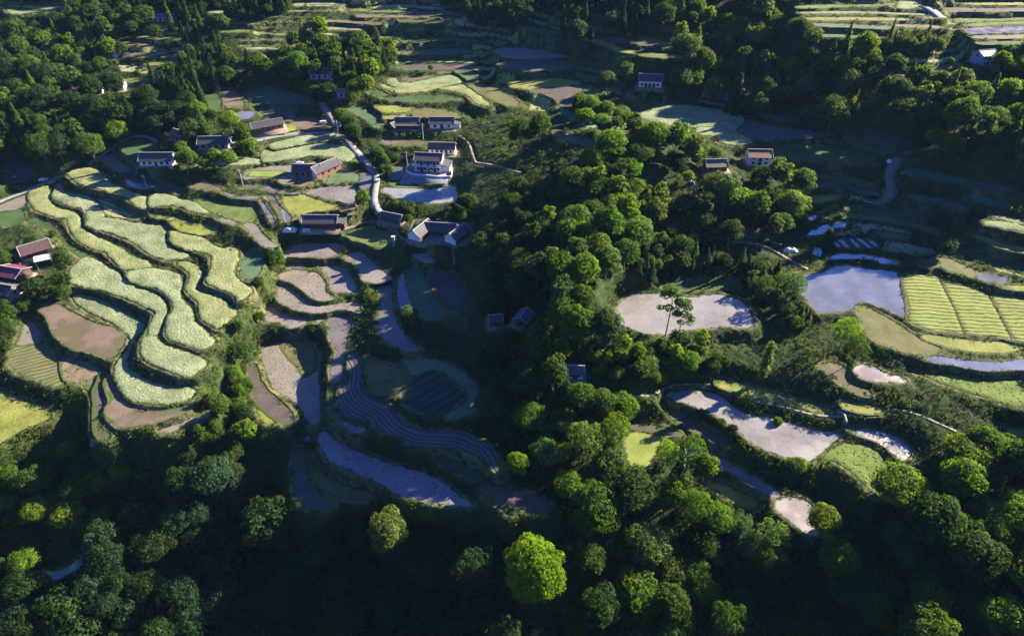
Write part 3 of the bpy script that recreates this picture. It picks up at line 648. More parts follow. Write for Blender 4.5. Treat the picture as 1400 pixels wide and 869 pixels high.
field_mat('mud', (.26, .22, .20), (.36, .30, .28), rough=.3, sc=.2, fringe=.3, wet=(.2, .15, .45), spec=.6, bs=.3, bd=.05)
field_mat('mudpale', (.19, .165, .15), (.30, .27, .26), (.38, .35, .34), rough=.35, sc=.07, fine=.9, fringe=.5, wet=(.12, .12, .45), spec=.6, bs=.35, bd=.05, dots=(.8, (.16, .12, .09), .12))
field_mat('furrows', (.13, .105, .10), (.18, .145, .135), sc=.3, fringe=.4, rows=('edge', .95, (.06, .06, .055), .13), bd=.25)
field_mat('bed', (.045, .05, .045), (.07, .075, .06), sc=.3, fringe=.3, rows=(-48, 2.1, (.02, .05, .02), .18), bd=.2)
field_mat('rowsgreen', (.12, .14, .04), (.20, .22, .07), sc=.3, fringe=.5, rows=(-62, 1.3, (.10, .08, .06), .17), bd=.2)
field_mat('rows', (.16, .19, .035), (.22, .26, .05), (.28, .31, .08), sc=.15, fringe=.3, rows=(84, 1.45, (.15, .17, .025), .12), bs=1, bd=.3)
field_mat('rice', (.08, .12, .02), (.14, .21, .03), (.22, .29, .06), sc=.3, bs=1, bd=.35, fringe=.4, dots=(1.1, (.06, .09, .012), .3))
field_mat('plastic', (.06, .08, .04), (.10, .10, .06), fringe=.3, rows=(8, 2.6, (.42, .46, .50), .2), bd=.2)
# ponds and flooded strips: sky glare put into a grey, half-metallic base colour
m, t, b = newmat('water'); MAT['water'] = m
t.links.new(ramp(t, noise(t, .15, 3), [(.4, (.28, .27, .28)), (.65, (.40, .39, .41))]), b.inputs['Base Color'])
b.inputs['Roughness'].default_value = .1; b.inputs['Metallic'].default_value = .5; b.inputs['Specular IOR Level'].default_value = .9
bump(t, b, noise(t, .9, 3), .06, .05)
def simple(key, c1, c2, sc=1.5, rough=.85, bs=.3, bd=.05, spec=.4, metal=0):
    m, t, b = newmat(key); MAT[key] = m; n = noise(t, sc, 5, .65)
    t.links.new(ramp(t, n, [(.35, c1), (.65, c2)]), b.inputs['Base Color']); b.inputs['Roughness'].default_value = rough
    b.inputs['Specular IOR Level'].default_value = spec; b.inputs['Metallic'].default_value = metal
    bump(t, b, n, bs, bd); return m
simple('concrete', (.19, .19, .20), (.28, .28, .28), .6); simple('dirtroad', (.20, .13, .11), (.28, .19, .16), .5)
simple('pathstone', (.17, .16, .12), (.30, .27, .22), .9); simple('pathsoil', (.17, .13, .10), (.26, .20, .15), 1.0)
simple('white', (.62, .64, .66), (.78, .79, .80), .8); simple('grey', (.20, .20, .20), (.30, .29, .28), .8)
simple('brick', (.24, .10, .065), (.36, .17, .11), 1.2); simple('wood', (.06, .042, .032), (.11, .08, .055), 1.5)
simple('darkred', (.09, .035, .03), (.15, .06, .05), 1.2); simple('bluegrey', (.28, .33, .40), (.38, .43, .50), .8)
simple('ridgecap', (.34, .33, .33), (.48, .47, .46), 1.5); simple('glass', (.015, .02, .03), (.03, .035, .045), 1, rough=.15)
simple('doorwood', (.05, .03, .02), (.09, .055, .035), 2); simple('pole', (.38, .37, .35), (.5, .49, .46), 2)
simple('bark', (.07, .055, .04), (.15, .12, .09), 3, bs=.7); simple('palebark', (.25, .22, .17), (.38, .34, .27), 3)
simple('redpaint', (.30, .03, .05), (.4, .05, .07), 2); simple('whitepaint', (.7, .7, .7), (.78, .78, .78), 1, rough=.35)
simple('darkpaint', (.02, .025, .04), (.03, .035, .05), 1, rough=.25); simple('bluesheet', (.07, .12, .25), (.11, .17, .34), 1, rough=.5)
simple('plasticwhite', (.6, .62, .65), (.78, .8, .82), 1.5, rough=.4); simple('rubber', (.02, .02, .02), (.03, .03, .03), 2)
def tiles(key, c1, c2, ridge=.16):
    m, t, b = newmat(key); MAT[key] = m
    n = noise(t, 1.3, 5, .7); g = N(t, 'ShaderNodeTexCoord'); s = N(t, 'ShaderNodeSeparateXYZ'); t.links.new(g.outputs['Object'], s.inputs[0])
    w_ = mth(t, 'PINGPONG', mth(t, 'DIVIDE', s.outputs[0], ridge * 2), .5)
    col = mix(t, mth(t, 'MULTIPLY', w_, .8), ramp(t, n, [(.35, c1), (.66, c2)]), tuple(x * .45 for x in c1))
    t.links.new(col, b.inputs['Base Color']); b.inputs['Roughness'].default_value = .7
    bump(t, b, mth(t, 'ADD', w_, mth(t, 'MULTIPLY', n, .5)), .8, .06)
tiles('tile', (.055, .05, .055), (.13, .115, .12)); tiles('brown', (.15, .10, .075), (.27, .20, .15)); tiles('redtile', (.24, .08, .05), (.36, .15, .10))
tiles('redbrown', (.09, .045, .045), (.17, .09, .085)); tiles('slate', (.06, .085, .13), (.11, .14, .2)); tiles('pink', (.17, .035, .08), (.27, .06, .12))
tiles('tan', (.38, .31, .22), (.52, .43, .32)); tiles('blue', (.03, .07, .35), (.05, .10, .45), .3); MAT['concrete_roof'] = MAT['concrete']
# foliage: object colour x per-leaf value, part of the light passes through
def leafmat(key, transl=.5):
    m = bpy.data.materials.new(key); m.use_nodes = True; t = m.node_tree; t.nodes.clear(); MAT[key] = m
    o = N(t, 'ShaderNodeOutputMaterial'); oi = N(t, 'ShaderNodeObjectInfo'); a = attr(t, 'lv')
    c = mix(t, 1.0, oi.outputs['Color'], a.outputs['Color']); c.node.blend_type = 'MULTIPLY'
    d = N(t, 'ShaderNodeBsdfPrincipled'); d.inputs['Roughness'].default_value = .6; d.inputs['Specular IOR Level'].default_value = .12
    t.links.new(c, d.inputs['Base Color'])
    tr = N(t, 'ShaderNodeBsdfTranslucent'); c2 = mix(t, 1.0, c, (1.75, 1.6, .3)); c2.node.blend_type = 'MULTIPLY'; t.links.new(c2, tr.inputs[0])
    mx = N(t, 'ShaderNodeMixShader'); mx.inputs[0].default_value = transl
    t.links.new(d.outputs[0], mx.inputs[1]); t.links.new(tr.outputs[0], mx.inputs[2]); t.links.new(mx.outputs[0], o.inputs[0])
leafmat('leaf')
# ground between the fields
m, t, b = newmat('ground'); MAT['ground'] = m
g1 = noise(t, .05, 3, .6); g2 = noise(t, .45, 5, .7); g3 = noise(t, 2.2, 4, .7)
gg = mth(t, 'ADD', mth(t, 'MULTIPLY', g1, .35), mth(t, 'ADD', mth(t, 'MULTIPLY', g2, .4), mth(t, 'MULTIPLY', g3, .25)))
gcol = ramp(t, gg, [(.36, (.018, .03, .010)), (.5, (.035, .055, .015)), (.62, (.075, .095, .022)), (.72, (.12, .12, .04))])
tc = attr(t, 'tc')      # terrace treads on the far slopes: their own crop, one value per step
tcol = ramp(t, tc.outputs['Fac'], [(0, (.09, .14, .04)), (.2, (.30, .33, .12)), (.42, (.42, .42, .16)), (.58, (.30, .21, .16)), (.74, (.14, .20, .06)), (.86, (.46, .45, .26))], 'CONSTANT')
tcol = mix(t, mth(t, 'MULTIPLY', g3, .4), tcol, (.10, .11, .04))
ta = attr(t, 'tread')
gcol = mix(t, ta.outputs['Fac'], gcol, tcol)
rm = attr(t, 'rim'); gcol = mix(t, mth(t, 'MULTIPLY', rm.outputs['Fac'], ramp(t, g2, [(.4, (.1, .1, .1)), (.55, (1, 1, 1))])), gcol, (.19, .165, .085))   # worn earth rims of the fields, their sunlit paleness put into the colour
t.links.new(gcol, b.inputs['Base Color']); b.inputs['Roughness'].default_value = .95; b.inputs['Specular IOR Level'].default_value = .15
bump(t, b, mth(t, 'ADD', g2, mth(t, 'MULTIPLY', g3, .6)), .9, .5)

# ---------------------------------------------------------------- mesh helpers
def fast_mesh(name, V, F, mats, smooth=False, mi=None, attrs=None):
    """V (n,3); F (m,k) with constant k"""
    me = bpy.data.meshes.new(name); V = np.asarray(V, np.float32); F = np.asarray(F, np.int32)
    me.vertices.add(len(V)); me.vertices.foreach_set('co', V.ravel())
    me.loops.add(F.size); me.loops.foreach_set('vertex_index', F.ravel())
    me.polygons.add(len(F)); k = F.shape[1]
    me.polygons.foreach_set('loop_start', np.arange(len(F), dtype=np.int32) * k); me.polygons.foreach_set('loop_total', np.full(len(F), k, np.int32))
    if smooth: me.polygons.foreach_set('use_smooth', np.ones(len(F), bool))
    if mi is not None: me.polygons.foreach_set('material_index', np.asarray(mi, np.int32))
    for m in mats: me.materials.append(MAT[m] if isinstance(m, str) else m)
    for an, (typ, arr) in (attrs or {}).items():
        at = me.attributes.new(an, typ, 'POINT')
        at.data.foreach_set('color' if 'COLOR' in typ else 'value', np.asarray(arr, np.float32).ravel())
    me.update(calc_edges=True); return me
def link(name, me, parent=None, loc=None):
    o = bpy.data.objects.new(name, me); COL.objects.link(o)
    if parent: o.parent = parent
    if loc is not None: o.location = loc
    return o
def tag(o, label=None, cat=None, group=None, kind=None):
    for k, v in (('label', label), ('category', cat), ('group', group), ('kind', kind)):
        if v: o[k] = v
    return o

# ---------------------------------------------------------------- the ground sheet
def axis(lo, a, b, hi, fine, k):
    mid = np.arange(a, b + .1, fine); L = [a]; s = fine
    while L[-1] > lo: s *= k; L.append(L[-1] - s)
    Rr = [mid[-1]]; s = fine
    while Rr[-1] < hi: s *= k; Rr.append(Rr[-1] + s)
    return np.concatenate([np.array(L[1:])[::-1], mid, np.array(Rr[1:])])
ua = axis(-14000, -110, 1510, 15400, FINE, 1.13); va = np.concatenate([[-287, -283, -277, -270, -260, -250, -240, -228, -216, -204, -192, -180, -168, -156, -144, -132, -120, -108, -96, -86, -76, -68, -60, -54, -48, -43, -38, -34, -30], axis(-27, -27, 890, 2600, FINE * .8, 1.13)[1:]])
va = np.unique(va)
UU, VV = np.meshgrid(ua, va); TX, TY = unproj(UU.ravel(), VV.ravel(), 0.0)
nearband = (np.abs(TX) < 470) & (TY < 770)
TZ, MD, LEV, MSK = height0(TX, TY, True)
TZ, RDD = carve(TX, TY, TZ)
wild = np.clip(np.minimum(MD, RDD) / 2, 0, 1)
TZ = TZ + ((vnoise(TX, TY, 2.3, 8) - .5) * .35 + (vnoise(TX, TY, 1.1, 9) - .5) * .3) * wild * (1 - .6 * (LEV > 0))
nu, nv = len(ua), len(va)
idx = np.arange(nu * nv).reshape(nv, nu)
F4 = np.stack([idx[:-1, :-1], idx[1:, :-1], idx[1:, 1:], idx[:-1, 1:]], -1).reshape(-1, 4)
cell = np.floor((TX + (vnoise(TX, TY, 40, 4) - .5) * 60) / 70)
hs = np.sin(LEV * 12.9898 + cell * 78.233) * 43758.5453; hs = hs - np.floor(hs)
_b = base(TX, TY); slope = np.hypot(base(TX + 3, TY) - _b, base(TX, TY + 3) - _b) / 3
tread = ((LEV > 0) & (MD > 1.5)).astype(float) * MSK * sstep(.42, .24, slope)
me = fast_mesh('ground', np.stack([TX, TY, TZ], 1), F4, ['ground'], True, attrs={'tc': ('FLOAT', hs), 'tread': ('FLOAT', tread), 'rim': ('FLOAT', np.exp(-((MD - .35) / .42) ** 2))})
tag(link('ground', me), kind='structure')
print('ground', len(TX), 't', round(time.time() - T0, 1))

# ---------------------------------------------------------------- fields, ponds, roads
NAMES = dict(wheat='wheat_crop', wheatY='wheat_crop', strips='wheat_crop', rows='crop_field', rice='rice_crop', water='pond_water', plastic='vegetable_bed', bed='vegetable_bed',
             lawn='grass_field', grassdark='grass_field', grassmix='grass_field', yellowgreen='grass_field', teal='grass_field', mud='flooded_paddy', mudpale='flooded_paddy', rowsgreen='crop_field')
def field_mesh(f, kind, z, crop=0.0, name=None):
    poly = f.w; per = []
    for i in range(len(poly)):
        a, b = poly[i], poly[(i + 1) % len(poly)]; n = max(1, int(np.hypot(*(b - a)) / 1.5))
        per += [a + (b - a) * j / n for j in range(n)]
    per = np.array(per)
    if kind not in CROP and f in fields:
        tt = np.roll(per, -1, 0) - np.roll(per, 1, 0); tt /= np.linalg.norm(tt, axis=1)[:, None] + 1e-9; sg = 1 if (per[:, 0] * np.roll(per[:, 1], -1) - np.roll(per[:, 0], -1) * per[:, 1]).sum() > 0 else -1
        per = per + np.stack([tt[:, 1], -tt[:, 0]], 1) * .25 * sg
    lo, hi = per.min(0), per.max(0)
    dist = np.hypot((lo[0] + hi[0]) / 2, (lo[1] + hi[1]) / 2)
    s = (0.75 if crop else 1.5) * max(1, dist / 190)
    X, Y = np.meshgrid(np.arange(lo[0], hi[0], s), np.arange(lo[1], hi[1], s)); X = X.ravel(); Y = Y.ravel()
    X = X + (rng.random(X.shape) - .5) * s * .5; Y = Y + (rng.random(Y.shape) - .5) * s * .5
    d = sdist(X, Y, per); k = d < -s * .45; X, Y, d = X[k], Y[k], -d[k]
    nb = len(per); pts = [Vector((float(a), float(b))) for a, b in per] + [Vector((float(a), float(b))) for a, b in zip(X, Y)]
    r = delaunay_2d_cdt(pts, [], [list(range(nb))], 1, 1e-5)
    vo = np.array([(v.x, v.y) for v in r[0]]); F = np.array([t_ for t_ in r[2] if len(t_) == 3])
    ed = np.zeros(len(vo)); orig = r[3]
    dd = np.concatenate([np.zeros(nb), d]); ed = np.array([dd[o[0]] if o else 0 for o in orig])
    zz = np.full(len(vo), z)
    if crop:
        zz = zz + crop * sstep(.02, .4, ed) * (.85 + .45 * (vnoise(vo[:, 0], vo[:, 1], 1.3, 2) - .5) + .3 * (vnoise(vo[:, 0], vo[:, 1], 5, 3) - .5)) + (rng.random(len(vo)) - .5) * .28 * crop * (ed > .2)
    at = {'ed': ('FLOAT', ed)}
    if kind == 'furrows': h_ = poly[len(poly) * 5 // 100:len(poly) // 2 - 1]; at['rd'] = ('FLOAT', pdist(vo[:, 0], vo[:, 1], h_, False))
    # ends must face up
    a, b, c = vo[F[:, 0]], vo[F[:, 1]], vo[F[:, 2]]; cr = (b[:, 0] - a[:, 0]) * (c[:, 1] - a[:, 1]) - (b[:, 1] - a[:, 1]) * (c[:, 0] - a[:, 0])
    F[cr < 0] = F[cr < 0][:, ::-1]
    return fast_mesh(name or NAMES.get(kind, 'paddy_field' if kind.startswith(('paddy', 'stub')) else 'tilled_field'), np.column_stack([vo, zz]), F, [kind], True, attrs=at)
for i, f in enumerate(fields):
    me = field_mesh(f, f.kind, f.z + .02, CROP.get(f.kind, 0)); o = link(me.name, me); tag(o, kind='stuff' if f.kind in CROP else 'structure')
for (z, kind, s, fl) in DECALS:
    g = Field(); px = np.array(zp(z, P(s))); c = px.mean(0)
    par = min(fields, key=lambda q: 0 if inpoly(np.array([c[0]]), np.array([c[1]]), q.spx)[0] else 1e9 + np.hypot(*(q.c - c)))
    g.z = par.z; g.kind = kind; g.spx = spline(px); to_world(g)
    me = field_mesh(g, kind, par.z + .06); tag(link(me.name, me), kind='structure')
for f in roads:
    T = np.gradient(f.w, axis=0); T /= np.linalg.norm(T, axis=1)[:, None] + 1e-9; Nn = np.stack([-T[:, 1], T[:, 0]], 1); n = len(f.w)
    wj = f.wid / 2 * (1 + .12 * (rng.random(n) - .5))
    A = f.w + Nn * wj[:, None]; B = f.w - Nn * wj[:, None]; th = .10
    V = np.concatenate([np.column_stack([A, f.zz + .04]), np.column_stack([B, f.zz + .04]), np.column_stack([A + Nn * .05, f.zz - th * 3]), np.column_stack([B - Nn * .05, f.zz - th * 3])])
    i = np.arange(n - 1)
    F = np.concatenate([np.stack([i, n + i, n + i + 1, i + 1], 1), np.stack([2 * n + i, i, i + 1, 2 * n + i + 1], 1), np.stack([n + i, 3 * n + i, 3 * n + i + 1, n + i + 1], 1)])
    nm = {'road': 'road', 'footpath': 'path'}[f.name] if f.kind != 'dirtroad' else 'dirt_road'
    tag(link(nm, fast_mesh(nm, V, F, [f.kind])), kind='structure')
for h in HOUSES:
    f = h['padw']; lo, hi = f.w.min(0), f.w.max(0)
    V = [(*p, h['z'] + .03) for p in f.w] + [(*p, h['z'] - 1.2) for p in f.w]
    F = [(0, 1, 2, 3)] + [(i, i + 4, (i + 1) % 4 + 4, (i + 1) % 4) for i in range(4)]
    tag(link('yard_ground', fast_mesh('yard_ground', V, F, ['pathsoil' if not h.get('villa') else 'concrete'])), kind='structure')
print('fields t', round(time.time() - T0, 1))
# ---------------------------------------------------------------- plants
def leafquads(C, Nn, size, g=None):
    n = len(C); g = g or rng
    Nn = Nn / (np.linalg.norm(Nn, axis=1)[:, None] + 1e-9)
    r = g.normal(size=(n, 3)); a = np.cross(Nn, r); a /= np.linalg.norm(a, axis=1)[:, None] + 1e-9; b = np.cross(Nn, a)
    s = (size * (.7 + .6 * g.random(n)))[:, None] if np.ndim(size) else (np.full(n, size) * (.7 + .6 * g.random(n)))[:, None]
    V = np.stack([C + a * s, C + b * s * .62, C - a * s, C - b * s * .62], 1).reshape(-1, 3)
    return V
def ico():
    t = (1 + 5 ** .5) / 2
    V = np.array([(-1, t, 0), (1, t, 0), (-1, -t, 0), (1, -t, 0), (0, -1, t), (0, 1, t), (0, -1, -t), (0, 1, -t), (t, 0, -1), (t, 0, 1), (-t, 0, -1), (-t, 0, 1)], float)
    V /= np.linalg.norm(V, axis=1)[:, None]
    F = [(0, 11, 5), (0, 5, 1), (0, 1, 7), (0, 7, 10), (0, 10, 11), (1, 5, 9), (5, 11, 4), (11, 10, 2), (10, 7, 6), (7, 1, 8), (3, 9, 4), (3, 4, 2), (3, 2, 6), (3, 6, 8), (3, 8, 9), (4, 9, 5), (2, 4, 11), (6, 2, 10), (8, 6, 7), (9, 8, 1)]
    return V, np.array(F)
def crown_arrays(lobes, per, size, seed, spread=.35, core=.62, gap=0.0):
    """lobes: list of (centre, radius, squash). leaf-sized faces over each lobe's shell, a rough inner clump behind them"""
    g = np.random.default_rng(seed); Vs, L = [], []
    for (c, r, sq) in lobes:
        n = max(6, int(per * (r ** 2)))
        d = g.normal(size=(n, 3)); d[:, 2] = np.abs(d[:, 2]) * .9 + d[:, 2] * .35; d /= np.linalg.norm(d, axis=1)[:, None]
        rad = r * (.72 + .38 * g.random(n) ** .7)
        C = np.array(c) + d * rad[:, None] * np.array([1, 1, sq]); Vs.append(leafquads(C, d + g.normal(size=(n, 3)) * spread, size, g))
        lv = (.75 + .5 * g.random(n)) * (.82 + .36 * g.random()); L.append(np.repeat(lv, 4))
    V = np.concatenate(Vs); lv = np.concatenate(L); F = np.arange(len(V)).reshape(-1, 4)
    if core:
        iv, if_ = ico(); cv, cf = [], []
        for (c, r, sq) in lobes:
            k = len(V) + sum(map(len, cv)); cv.append(np.array(c) + iv * (r * core * (.85 + .3 * g.random(12)))[:, None] * np.array([1, 1, sq]))
            cf.append(np.concatenate([if_, if_[:, 2:3]], 1) + k)
        nv = sum(map(len, cv)); V = np.concatenate([V] + cv); lv = np.concatenate([lv, np.full(nv, .6)]); F3 = np.concatenate(cf)  # inner clump darkened: the crown's inner shade put into the leaf value
    else: F3 = np.zeros((0, 4), int)
    return V, F, F3, lv
def leaf_mesh(name, V, F, F3, lv, mat='leaf', extra=None):
    """quads + triangles (triangles given with a repeated last index)"""
    me = bpy.data.meshes.new(name); tot = [4] * len(F) + [3] * len(F3)
    loops = np.concatenate([F.ravel(), F3[:, :3].ravel()]); mi = [0] * (len(F) + len(F3))
    mats = [mat]
    if extra is not None:
        eV, eF, em = extra; loops = np.concatenate([loops, (eF + len(V)).ravel()]); tot += [4] * len(eF); mi += [1] * len(eF)
        V = np.concatenate([V, eV]); lv = np.concatenate([lv, np.ones(len(eV))]); mats.append(em)
    tot = np.array(tot, np.int32); st = np.concatenate([[0], np.cumsum(tot)[:-1]]).astype(np.int32)
    me.vertices.add(len(V)); me.vertices.foreach_set('co', V.astype(np.float32).ravel())
    me.loops.add(len(loops)); me.loops.foreach_set('vertex_index', loops.astype(np.int32))
    me.polygons.add(len(tot)); me.polygons.foreach_set('loop_start', st); me.polygons.foreach_set('loop_total', tot)
    me.polygons.foreach_set('material_index', np.array(mi, np.int32))
    for m in mats: me.materials.append(MAT[m])
    a = me.attributes.new('lv', 'FLOAT_COLOR', 'POINT'); a.data.foreach_set('color', np.column_stack([lv, lv, lv, np.ones(len(lv))]).astype(np.float32).ravel())
    me.update(calc_edges=True); return me
def limb(p, q, r0, r1, k=6):
    p, q = np.array(p, float), np.array(q, float); d = q - p; d /= np.linalg.norm(d); s = np.cross(d, [0, 0, 1.0] if abs(d[2]) < .9 else [1.0, 0, 0]); s /= np.linalg.norm(s); u = np.cross(d, s)
    a = np.arange(k) / k * 2 * np.pi; ring = np.cos(a)[:, None] * s + np.sin(a)[:, None] * u
    V = np.concatenate([p + ring * r0, q + ring * r1]); i = np.arange(k); j = (i + 1) % k
    return V, np.stack([i, j, j + k, i + k], 1)
def limbs(lst):
    Vs, Fs, n = [], [], 0
    for a in lst:
        V, F = limb(*a); Vs.append(V); Fs.append(F + n); n += len(V)
    return np.concatenate(Vs), np.concatenate(Fs)
def round_lobes(R_, z, sq, n, lr, seed, inner=.62):
    g = np.random.default_rng(seed); out = [((0, 0, z), R_ * .55, sq)]
    for i in range(n):
        ph = i * 2.39996 + g.random() * .5; ct = 1 - 1.55 * (i + .5) / n; st = math.sqrt(max(0, 1 - ct * ct)); rr = R_ * (inner + .22 * (g.random() - .3))
        out.append(((math.cos(ph) * st * rr, math.sin(ph) * st * rr, z + ct * rr * sq), R_ * lr * (.75 + .5 * g.random()), .85))
    return out
def trunk_for(lobes, h0, r, seed, base_z=-1.0):
    g = random.Random(seed); L = [((0, 0, base_z), (g.uniform(-.2, .2), g.uniform(-.2, .2), h0), r, r * .7)]
    top = L[0][1]; L.append((top, (top[0] * 1.5, top[1] * 1.5, lobes[0][0][2]), r * .7, r * .35))
    for c, rr, _ in lobes[1:]:
        if g.random() < .45: L.append(((top[0], top[1], h0 + g.uniform(-.1, .5) * (c[2] - h0)), c, r * .4, r * .12, 5))
    return limbs(L)
# prototypes, about 10 m tall (diameter in 'D')
PROTO = {}
def reg(key, lobes, per, size, seed, h0, tr, bark='bark', core=.62, **k):
    far = k.pop('far', True)
    V, F, F3, lv = crown_arrays(lobes, per, size, seed, core=core, **k); tV, tF = trunk_for(lobes, h0, tr, seed)
    D = 2 * max(max(abs(c[0]), abs(c[1])) + r for c, r, _ in lobes); zc = np.mean([c[2] for c, r, _ in lobes]); H = max(c[2] + r for c, r, _ in lobes)
    p = dict(D=D, zc=zc, H=H, crown=leaf_mesh(key + '_crown', V, F, F3, lv), trunk=fast_mesh(key + '_trunk', tV, tF, [bark]),
             whole=leaf_mesh(key + '_tree', V, F, F3, lv, extra=(tV, tF, bark)))
    if far:      # coarser arrays for the merged far woodland
        p['lo'] = crown_arrays(lobes, per * .33, size * 1.6, seed + 1, core=core)
    PROTO[key] = p
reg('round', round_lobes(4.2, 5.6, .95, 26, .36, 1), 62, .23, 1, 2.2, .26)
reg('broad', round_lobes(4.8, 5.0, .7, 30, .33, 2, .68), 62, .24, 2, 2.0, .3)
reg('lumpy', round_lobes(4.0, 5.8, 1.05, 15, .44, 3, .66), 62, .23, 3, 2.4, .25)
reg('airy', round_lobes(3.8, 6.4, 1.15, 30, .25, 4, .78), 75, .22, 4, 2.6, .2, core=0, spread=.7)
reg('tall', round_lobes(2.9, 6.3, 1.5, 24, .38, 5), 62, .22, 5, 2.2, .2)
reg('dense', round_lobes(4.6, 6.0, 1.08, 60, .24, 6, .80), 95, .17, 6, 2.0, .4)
reg('bushy', round_lobes(3.6, 3.2, .8, 20, .4, 7), 62, .24, 7, .8, .15)
def conifer(key, H, Rb, tiers, seed, per=9, size=.26, power=1.0):
    g = np.random.default_rng(seed); Cs, Ns = [], []
    for i in range(tiers):
        t = i / tiers; z = .9 + t * (H - 1.1); R_ = Rb * (1 - t) ** power * (.8 + .35 * g.random()) + .15; nb = int(5 + 9 * (1 - t))
        for b in range(nb):
            ph = g.random() * 6.283; rr = R_ * (.65 + .45 * g.random()); m = int(per * (1 + 1.6 * (1 - t))); s = g.random(m) ** .7
            x = math.cos(ph) * rr * s; y = math.sin(ph) * rr * s; zz = z + .35 * s * R_ * .2 - s * s * R_ * .32 + g.normal(size=m) * .10
            w_ = .26 * R_ * (1 - s * .6) * g.normal(size=m); C = np.stack([x - math.sin(ph) * w_, y + math.cos(ph) * w_, zz], 1)
            Cs.append(C); Ns.append(np.stack([np.full(m, math.cos(ph) * .5), np.full(m, math.sin(ph) * .5), np.full(m, .9)], 1) + g.normal(size=(m, 3)) * .45)
    C = np.concatenate(Cs); V = leafquads(C, np.concatenate(Ns), size, g); lv = np.repeat(.7 + .6 * g.random(len(C)), 4); F = np.arange(len(V)).reshape(-1, 4)
    cv, cf = limb((0, 0, 1.2), (0, 0, H * .92), Rb * .5, .08, 8); F3 = np.concatenate([cf[:, [0, 1, 2, 2]], cf[:, [0, 2, 3, 3]]]) + len(V)
    V2 = np.concatenate([V, cv]); lv2 = np.concatenate([lv, np.full(len(cv), .5)])  # core darkened the same way, inner shade put into its value
    tV, tF = limbs([((0, 0, -1), (0, 0, H * .6), .18, .08)])
    k = rng.choice(len(F), len(F) // 3, replace=False); 
    loV = leafquads(C[k], np.concatenate(Ns)[k], size * 1.6, g); loF = np.arange(len(loV)).reshape(-1, 4); loF3 = F3 - len(V) + len(loV)
    PROTO[key] = dict(D=Rb * 2, zc=H * .42, H=H, crown=leaf_mesh(key + '_crown', V2, F, F3, lv2), trunk=fast_mesh(key + '_trunk', tV, tF, ['bark']),
                      whole=leaf_mesh(key + '_tree', V2, F, F3, lv2, extra=(tV, tF, 'bark')), lo=(np.concatenate([loV, cv]), loF, loF3, np.concatenate([np.ones(len(loV)) * .9, np.full(len(cv), .5)])))
conifer('cone', 10, 2.3, 17, 21); conifer('spire', 10.5, 1.7, 20, 22, per=8); conifer('cone2', 9, 2.8, 14, 23); conifer('dome', 9, 3.4, 26, 24, per=14, size=.2, power=.5)
# tall thin pond-side tree: bare stem, few separate leaf clusters
def thin_tree(seed):
    g = random.Random(seed); lob = [((0, 0, 9.6), .9, .9)]; L = [((0, 0, -.8), (.25, 0, 9.4), .16, .05)]
    for i in range(13):
        z = 4.6 + i * .42; a = g.uniform(0, 6.28); rr = g.uniform(1.0, 2.1) * (1 - .35 * i / 13); c = (math.cos(a) * rr, math.sin(a) * rr, z + .5)
        lob.append((c, g.uniform(.6, 1.0), .8)); L.append(((0, 0, z - .7), c, .05, .02, 4))
    return lob, limbs(L)
lob, (tV, tF) = thin_tree(3); V, F, F3, lv = crown_arrays(lob, 150, .22, 33, core=0, spread=.8)
PROTO['thin'] = dict(D=4.4, zc=7.2, H=10.4, crown=leaf_mesh('thin_crown', V, F, F3, lv), trunk=fast_mesh('thin_trunk', tV, tF, ['palebark']), whole=None)
lob = [((0.2 * math.sin(i), .2 * math.cos(i * 2), .6 + i * .55), 1.0 - .35 * abs(i - 8) / 8, 1.0) for i in range(16)]
V, F, F3, lv = crown_arrays(lob, 70, .22, 34); tV, tF = limbs([((0, 0, -.8), (0, 0, 9), .2, .1)])
PROTO['column'] = dict(D=2.2, zc=4.8, H=9.6, crown=leaf_mesh('column_crown', V, F, F3, lv), trunk=fast_mesh('column_trunk', tV, tF, ['bark']), whole=None)
# arching frond plant (banana or young palm)
def fronds(seed):
    g = random.Random(seed); V, F = [], []
    for i in range(13):
        a = g.uniform(0, 6.28); l = g.uniform(1.8, 2.9); up = g.uniform(1.1, 1.7); w_ = .32; ca, sa = math.cos(a), math.sin(a); n = len(V)
        for j in range(7):
            t = j / 6; r = l * t * .9; z = 1.0 + up * t * 2 - 2.0 * t * t * (up - .3); ww = w_ * math.sin(math.pi * min(.97, t * .9 + .1)); V += [(ca * r - sa * ww, sa * r + ca * ww, z - .12), (ca * r, sa * r, z), (ca * r + sa * ww, sa * r - ca * ww, z - .12)]
        for j in range(6):
            b = n + j * 3; F += [(b, b + 1, b + 4, b + 3), (b + 1, b + 2, b + 5, b + 4)]
    return np.array(V), np.array(F)
V, F = fronds(4); tV, tF = limbs([((0, 0, -.5), (0, 0, 1.2), .16, .12)])
PROTO['frond'] = dict(D=5, zc=1.8, H=3.2, crown=leaf_mesh('frond_crown', V, F, np.zeros((0, 4), int), np.full(len(V), 1.1)), trunk=fast_mesh('frond_trunk', tV, tF, ['bark']), whole=None)
TINT = dict(dark=(.040, .075, .018), mid=(.072, .130, .020), fresh=(.12, .20, .018), yellow=(.155, .235, .02), grey=(.085, .14, .05), olive=(.085, .135, .03), pale=(.14, .21, .06), pine=(.035, .07, .026), bluish=(.045, .095, .045), brown=(.10, .095, .04), bright=(.145, .255, .016))  # bright is lightened to stand in for sun on the domed tree
TWORD = dict(dark='dark green', mid='mid green', fresh='fresh green', yellow='yellow-green', grey='grey-green', olive='olive green', pale='pale green', pine='deep green', bluish='bluish green', brown='brownish', bright='bright green')
trees = []   # every plant placed so far: dict(x, y, z, r, s, key, tint, px, py, dpx)
